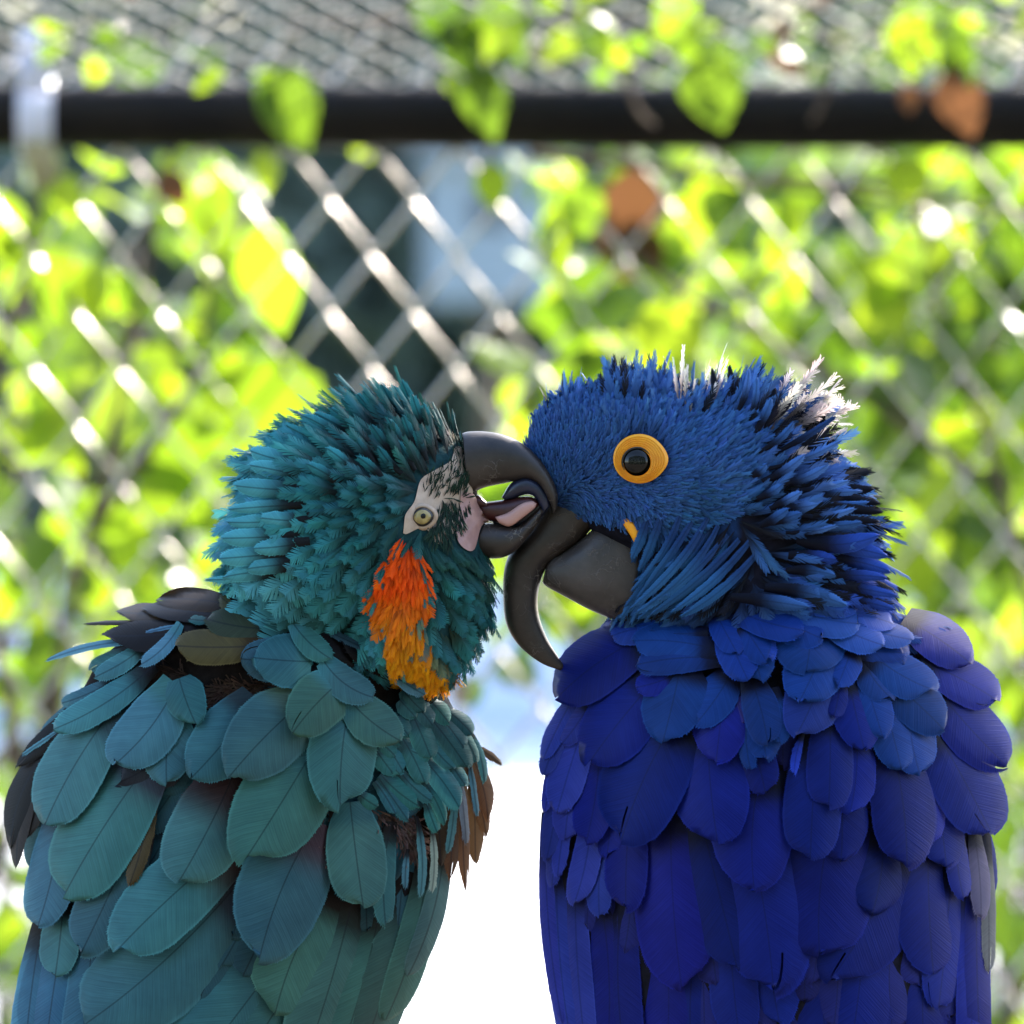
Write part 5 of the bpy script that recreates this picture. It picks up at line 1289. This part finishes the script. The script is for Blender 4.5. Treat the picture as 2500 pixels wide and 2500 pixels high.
    rows = [
        # cape at the neck base
        (840, 90, 1290, 130, 110, (0.022, 0.075, 0.30), {'layer': 60}), (800, 120, 1100, 215, 110, Cp, {'layer': 56}), (960, 110, 1310, 190, 130, (0.02, 0.065, 0.27), {'layer': 58}), (980, 150, 1170, 245, 140, Cp, {'layer': 56}), (1150, 150, 1400, 270, 120, (0.02, 0.06, 0.25), {'layer': 54}), (1250, 170, 1510, 250, 90, (0.02, 0.06, 0.24), {'layer': 52}), (1200, 120, 1440, 190, 90, (0.025, 0.07, 0.3), {'layer': 56}),
        (760, 130, 850, 300, 100, Cp, {'layer': 46}), (1130, 200, 1110, 370, 250, Cp, {'layer': 52}), (860, 180, 960, 330, 120, Cp, {'layer': 50}), (930, 240, 975, 320, 90, (0.016, 0.05, 0.26), {'layer': 54}), (800, 190, 890, 400, 130, Cp, {'layer': 46}), (880, 260, 940, 405, 150, Cp, {'layer': 44}), (1180, 270, 1085, 482, 220, Cp, {'layer': 44}), (1280, 290, 1230, 420, 110, Cp, {'layer': 40}), (1180, 380, 1075, 608, 210, (0.016, 0.038, 0.20), {'layer': 34}), (900, 390, 965, 640, 130, Cp, {'layer': 34}), (980, 430, 1010, 640, 90, Cp, {'layer': 32}), (900, 520, 960, 700, 140, Cp, {'layer': 28}), (900, 640, 955, 826, 130, Bd, {'layer': 18}), (890, 480, 900, 740, 60, Cp, {'layer': 22}),
        # left shoulder
        (560, 200, 380, 235, 110, (0.016, 0.046, 0.24), {'layer': 40}), (640, 190, 470, 200, 80, Cp, {'layer': 42}), (740, 220, 520, 215, 70, Cp, {'layer': 40}), (780, 290, 455, 255, 130, Cp, {'layer': 38}), (800, 320, 470, 345, 110, Cp, {'layer': 34}), (520, 230, 168, 470, 215, Bd, {'layer': 26, 'bend': 0.05}), (420, 190, 330, 225, 60, A, {'layer': 14}), (620, 380, 470, 430, 90, A, {'layer': 34}), (640, 330, 570, 632, 235, Cp, {'layer': 30}), (830, 370, 700, 560, 140, Cp, {'layer': 26}), (800, 420, 770, 708, 200, Pu, {'layer': 22}), (840, 430, 880, 560, 80, (0.03, 0.03, 0.18), {'layer': 20}),
        (560, 380, 290, 715, 240, A, {'layer': 18}), (640, 520, 415, 1000, 300, Bd, {'layer': 12, 'split': 0.12}), (740, 560, 775, 1008, 270, A, {'layer': 10}), (940, 740, 915, 1197, 290, A, {'layer': 2}),
        # right shoulder
        (1480, 170, 1730, 340, 160, Pu, {'layer': 30}), (1420, 250, 1480, 340, 90, Cp, {'layer': 34}), (1300, 300, 1480, 300, 80, Cp, {'layer': 36}), (1340, 290, 1590, 440, 150, Cp, {'layer': 34}), (1330, 340, 1430, 470, 120, Cp, {'layer': 30}), (1540, 330, 1832, 480, 160, Pu, {'layer': 22, 'split': 0.68}), (1420, 400, 1630, 590, 170, Cp, {'layer': 28}), (1320, 370, 1400, 620, 130, Cp, {'layer': 26}), (1240, 400, 1215, 540, 70, Bd, {'layer': 30}), (1270, 400, 1330, 665, 160, Bd, {'layer': 24}), (1590, 420, 1868, 728, 195, Bd, {'layer': 16, 'split': 0.6}), (1400, 480, 1470, 740, 150, Cp, {'layer': 20}), (1500, 500, 1540, 756, 170, Cp, {'layer': 18}), (1580, 560, 1810, 980, 235, Bd, {'layer': 8, 'split': 0.2}),
        (1200, 520, 1195, 885, 165, Bd, {'layer': 12}), (1300, 600, 1275, 905, 140, A, {'layer': 10}), (1420, 600, 1490, 1105, 225, Bd, {'layer': 4}), (1100, 600, 1065, 755, 30, (0.02, 0.05, 0.5), {'layer': 2}), (1150, 600, 1125, 1075, 205, Bd, {'layer': 4}), (1540, 700, 1590, 1000, 110, A, {'layer': -2}), (1230, 780, 1240, 1085, 180, Bd, {'layer': -2}), (1600, 830, 1640, 1105, 150, Bd, {'layer': -4}),
        # left wing coverts
        (250, 440, 118, 700, 66, LV_GLINT, {'layer': 2}), (300, 480, 190, 640, 80, LV_GLINT, {'layer': 4}), (230, 500, 120, 760, 66, LV_GLINT, {'layer': 0}), (280, 540, 170, 900, 130, LV_GLINT, {'layer': -2}), (172, 620, 124, 900, 44, LV_GLINT, {'layer': -4}), (330, 620, 280, 1010, 140, Pu, {'layer': -4}), (250, 720, 200, 1000, 110, LV_GLINT, {'layer': -6}), (180, 760, 130, 1080, 80, LV_GLINT, {'layer': -7}), (220, 800, 172, 1140, 56, LV_GLINT, {'layer': -7}), (300, 880, 235, 1245, 100, LV_GLINT, {'layer': -9}), (380, 860, 360, 1060, 130, Pu, {'layer': -6}), (350, 1000, 330, 1290, 90, LV_GLINT, {'layer': -10}), (160, 900, 150, 1180, 56, LV_GLINT, {'layer': -10}),
        (450, 880, 430, 1262, 150, Pu, {'layer': -4}), (600, 840, 640, 1560, 270, Pu, {'layer': -8, 'slope': 0.06}), (700, 880, 850, 1490, 230, Bd, {'layer': -12, 'slope': 0.06}), (870, 900, 985, 1565, 320, A, {'layer': -6, 'slope': 0.07}), (1230, 860, 1160, 1438, 370, Bd, {'layer': -6, 'slope': 0.07, 'sq': 2.6}), (1480, 980, 1200, 1535, 300, Bd, {'layer': -14, 'slope': 0.06}), (1400, 980, 1360, 1280, 200, Bd, {'layer': -12}),
        (1570, 980, 1590, 1510, 230, Bd, {'layer': -12, 'slope': 0.06}), (1680, 960, 1705, 1225, 80, A, {'layer': -6}), (1740, 960, 1770, 1300, 70, (0.10, 0.10, 0.16), {'layer': -10}), (1660, 1080, 1610, 1640, 150, A, {'layer': -16, 'slope': 0.06}), (1720, 1100, 1720, 1900, 110, A, {'layer': -16, 'slope': 0.06}), (1760, 1000, 1775, 1900, 90, Pu, {'layer': -18, 'slope': 0.06}), (1790, 980, 1800, 1500, 50, (0.16, 0.15, 0.17), {'layer': -14, 'slope': 0.06}),
        # long secondaries below
        (130, 900, 190, 1700, 56, LV_GLINT, {'layer': -20, 'slope': 0.06, 'bend': 0.03}), (170, 1020, 240, 1860, 90, LV_GLINT, {'layer': -20, 'slope': 0.06, 'bend': 0.03}), (240, 1080, 290, 1880, 100, LV_GLINT, {'layer': -19, 'slope': 0.06}), (320, 1150, 350, 1900, 120, Pu, {'layer': -18, 'slope': 0.06}), (420, 1180, 440, 1900, 160, Pu, {'layer': -18, 'slope': 0.06}), (560, 1300, 560, 1950, 180, Pu, {'layer': -20, 'slope': 0.06}), (700, 1350, 700, 1980, 200, A, {'layer': -22, 'slope': 0.06}), (820, 1300, 860, 1760, 170, A, {'layer': -14, 'slope': 0.06}), (950, 1380, 1010, 1700, 190, A, {'layer': -18, 'slope': 0.06}), (1130, 1400, 1180, 1950, 200, Bd, {'layer': -24, 'slope': 0.06}), (1330, 1250, 1240, 1960, 260, Bd, {'layer': -20, 'slope': 0.06}), (1430, 1280, 1380, 1960, 160, Bd, {'layer': -24, 'slope': 0.06}), (1560, 1350, 1560, 1950, 170, A, {'layer': -22, 'slope': 0.06}),
    ]
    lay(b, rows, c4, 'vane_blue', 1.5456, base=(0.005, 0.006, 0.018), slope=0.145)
    px = [(*c4(r[0], r[1]), *c4(r[2], r[3])) for r in rows]
    def okx(x, y):
        l, r_, _ = b.tab(y); return l + 45 < x < r_ - 50
    fill(b, px, (1330, 2420), (1640, 2560), okx, 80, (130, 270), lambda x, y: (0.016, 0.022, 0.16), 'vane_blue', -24, 8, slope=0.05, base=(0.008, 0.009, 0.03))
    for k in range(7):
        x = 1800 + k * 30
        b.feather((x, 2560), (x + (k - 3) * 14, 3650 - abs(k - 3) * 90), 115, (0.02, 0.03, 0.26), layer=-10 - abs(k - 3) * 3, slope=0.02, name='tail_feather', mat='vane_blue')
    tag(rt, 'deep blue macaw with yellow eye ring and ruffled neck, big dark bill held open', 'macaw', 'macaws on the perch')
    return b

tb = teal_macaw()
bb = blue_macaw()

# ----------------------------------------------------------------- feet and perch, just below the picture
def perch():
    c = P(1250, 3010, 0.02)
    p = empty('perch', (c.x, c.y, 0))
    pth = catmull([(-0.75, 0, c.z - 0.01), (-0.4, 0.01, c.z), (0, -0.01, c.z + 0.004), (0.4, 0.0, c.z), (0.75, 0.01, c.z + 0.01)], 40)
    mesh_np('branch', *tube(pth, 0.024 + 0.002 * np.sin(np.arange(40) * 1.7), 16), M['bark'], p)
    for s in (-0.7, 0.7):
        mesh_np('post', *tube([(s, 0, -0.05), (s, 0, 0.6), (s, 0, c.z + 0.01)], 0.035, 14), M['bark'], p)
    tag(p, 'rough bark perch branch under the two macaws', 'perch')
    for bird, xs in ((tb, (300, 420)), (bb, (1830, 1960))):
        for x in xs:
            parts = []
            base = np.array(P(x, 2900, 0.02)); top = np.array((base[0], c.y, c.z + 0.034))
            parts.append(tube([base, (base + top) / 2, top], [0.012, 0.010, 0.009], 8))
            for dx, sgn in ((-0.012, 1), (0.012, 1), (-0.010, -1), (0.010, -1)):
                a = [top]
                for k in range(1, 6):
                    t = k / 5 * 2.0
                    a.append(np.array((top[0] + dx * min(1, k / 2), c.y + sgn * 0.031 * math.sin(t), c.z + 0.031 * math.cos(t))))
                parts.append(tube(a, np.linspace(0.007, 0.003, 6), 7))
            v, f = merge(parts)
            mesh_np('foot', np.array(v) - bird.loc, f, M['beak_grey'], bird.root)
perch()
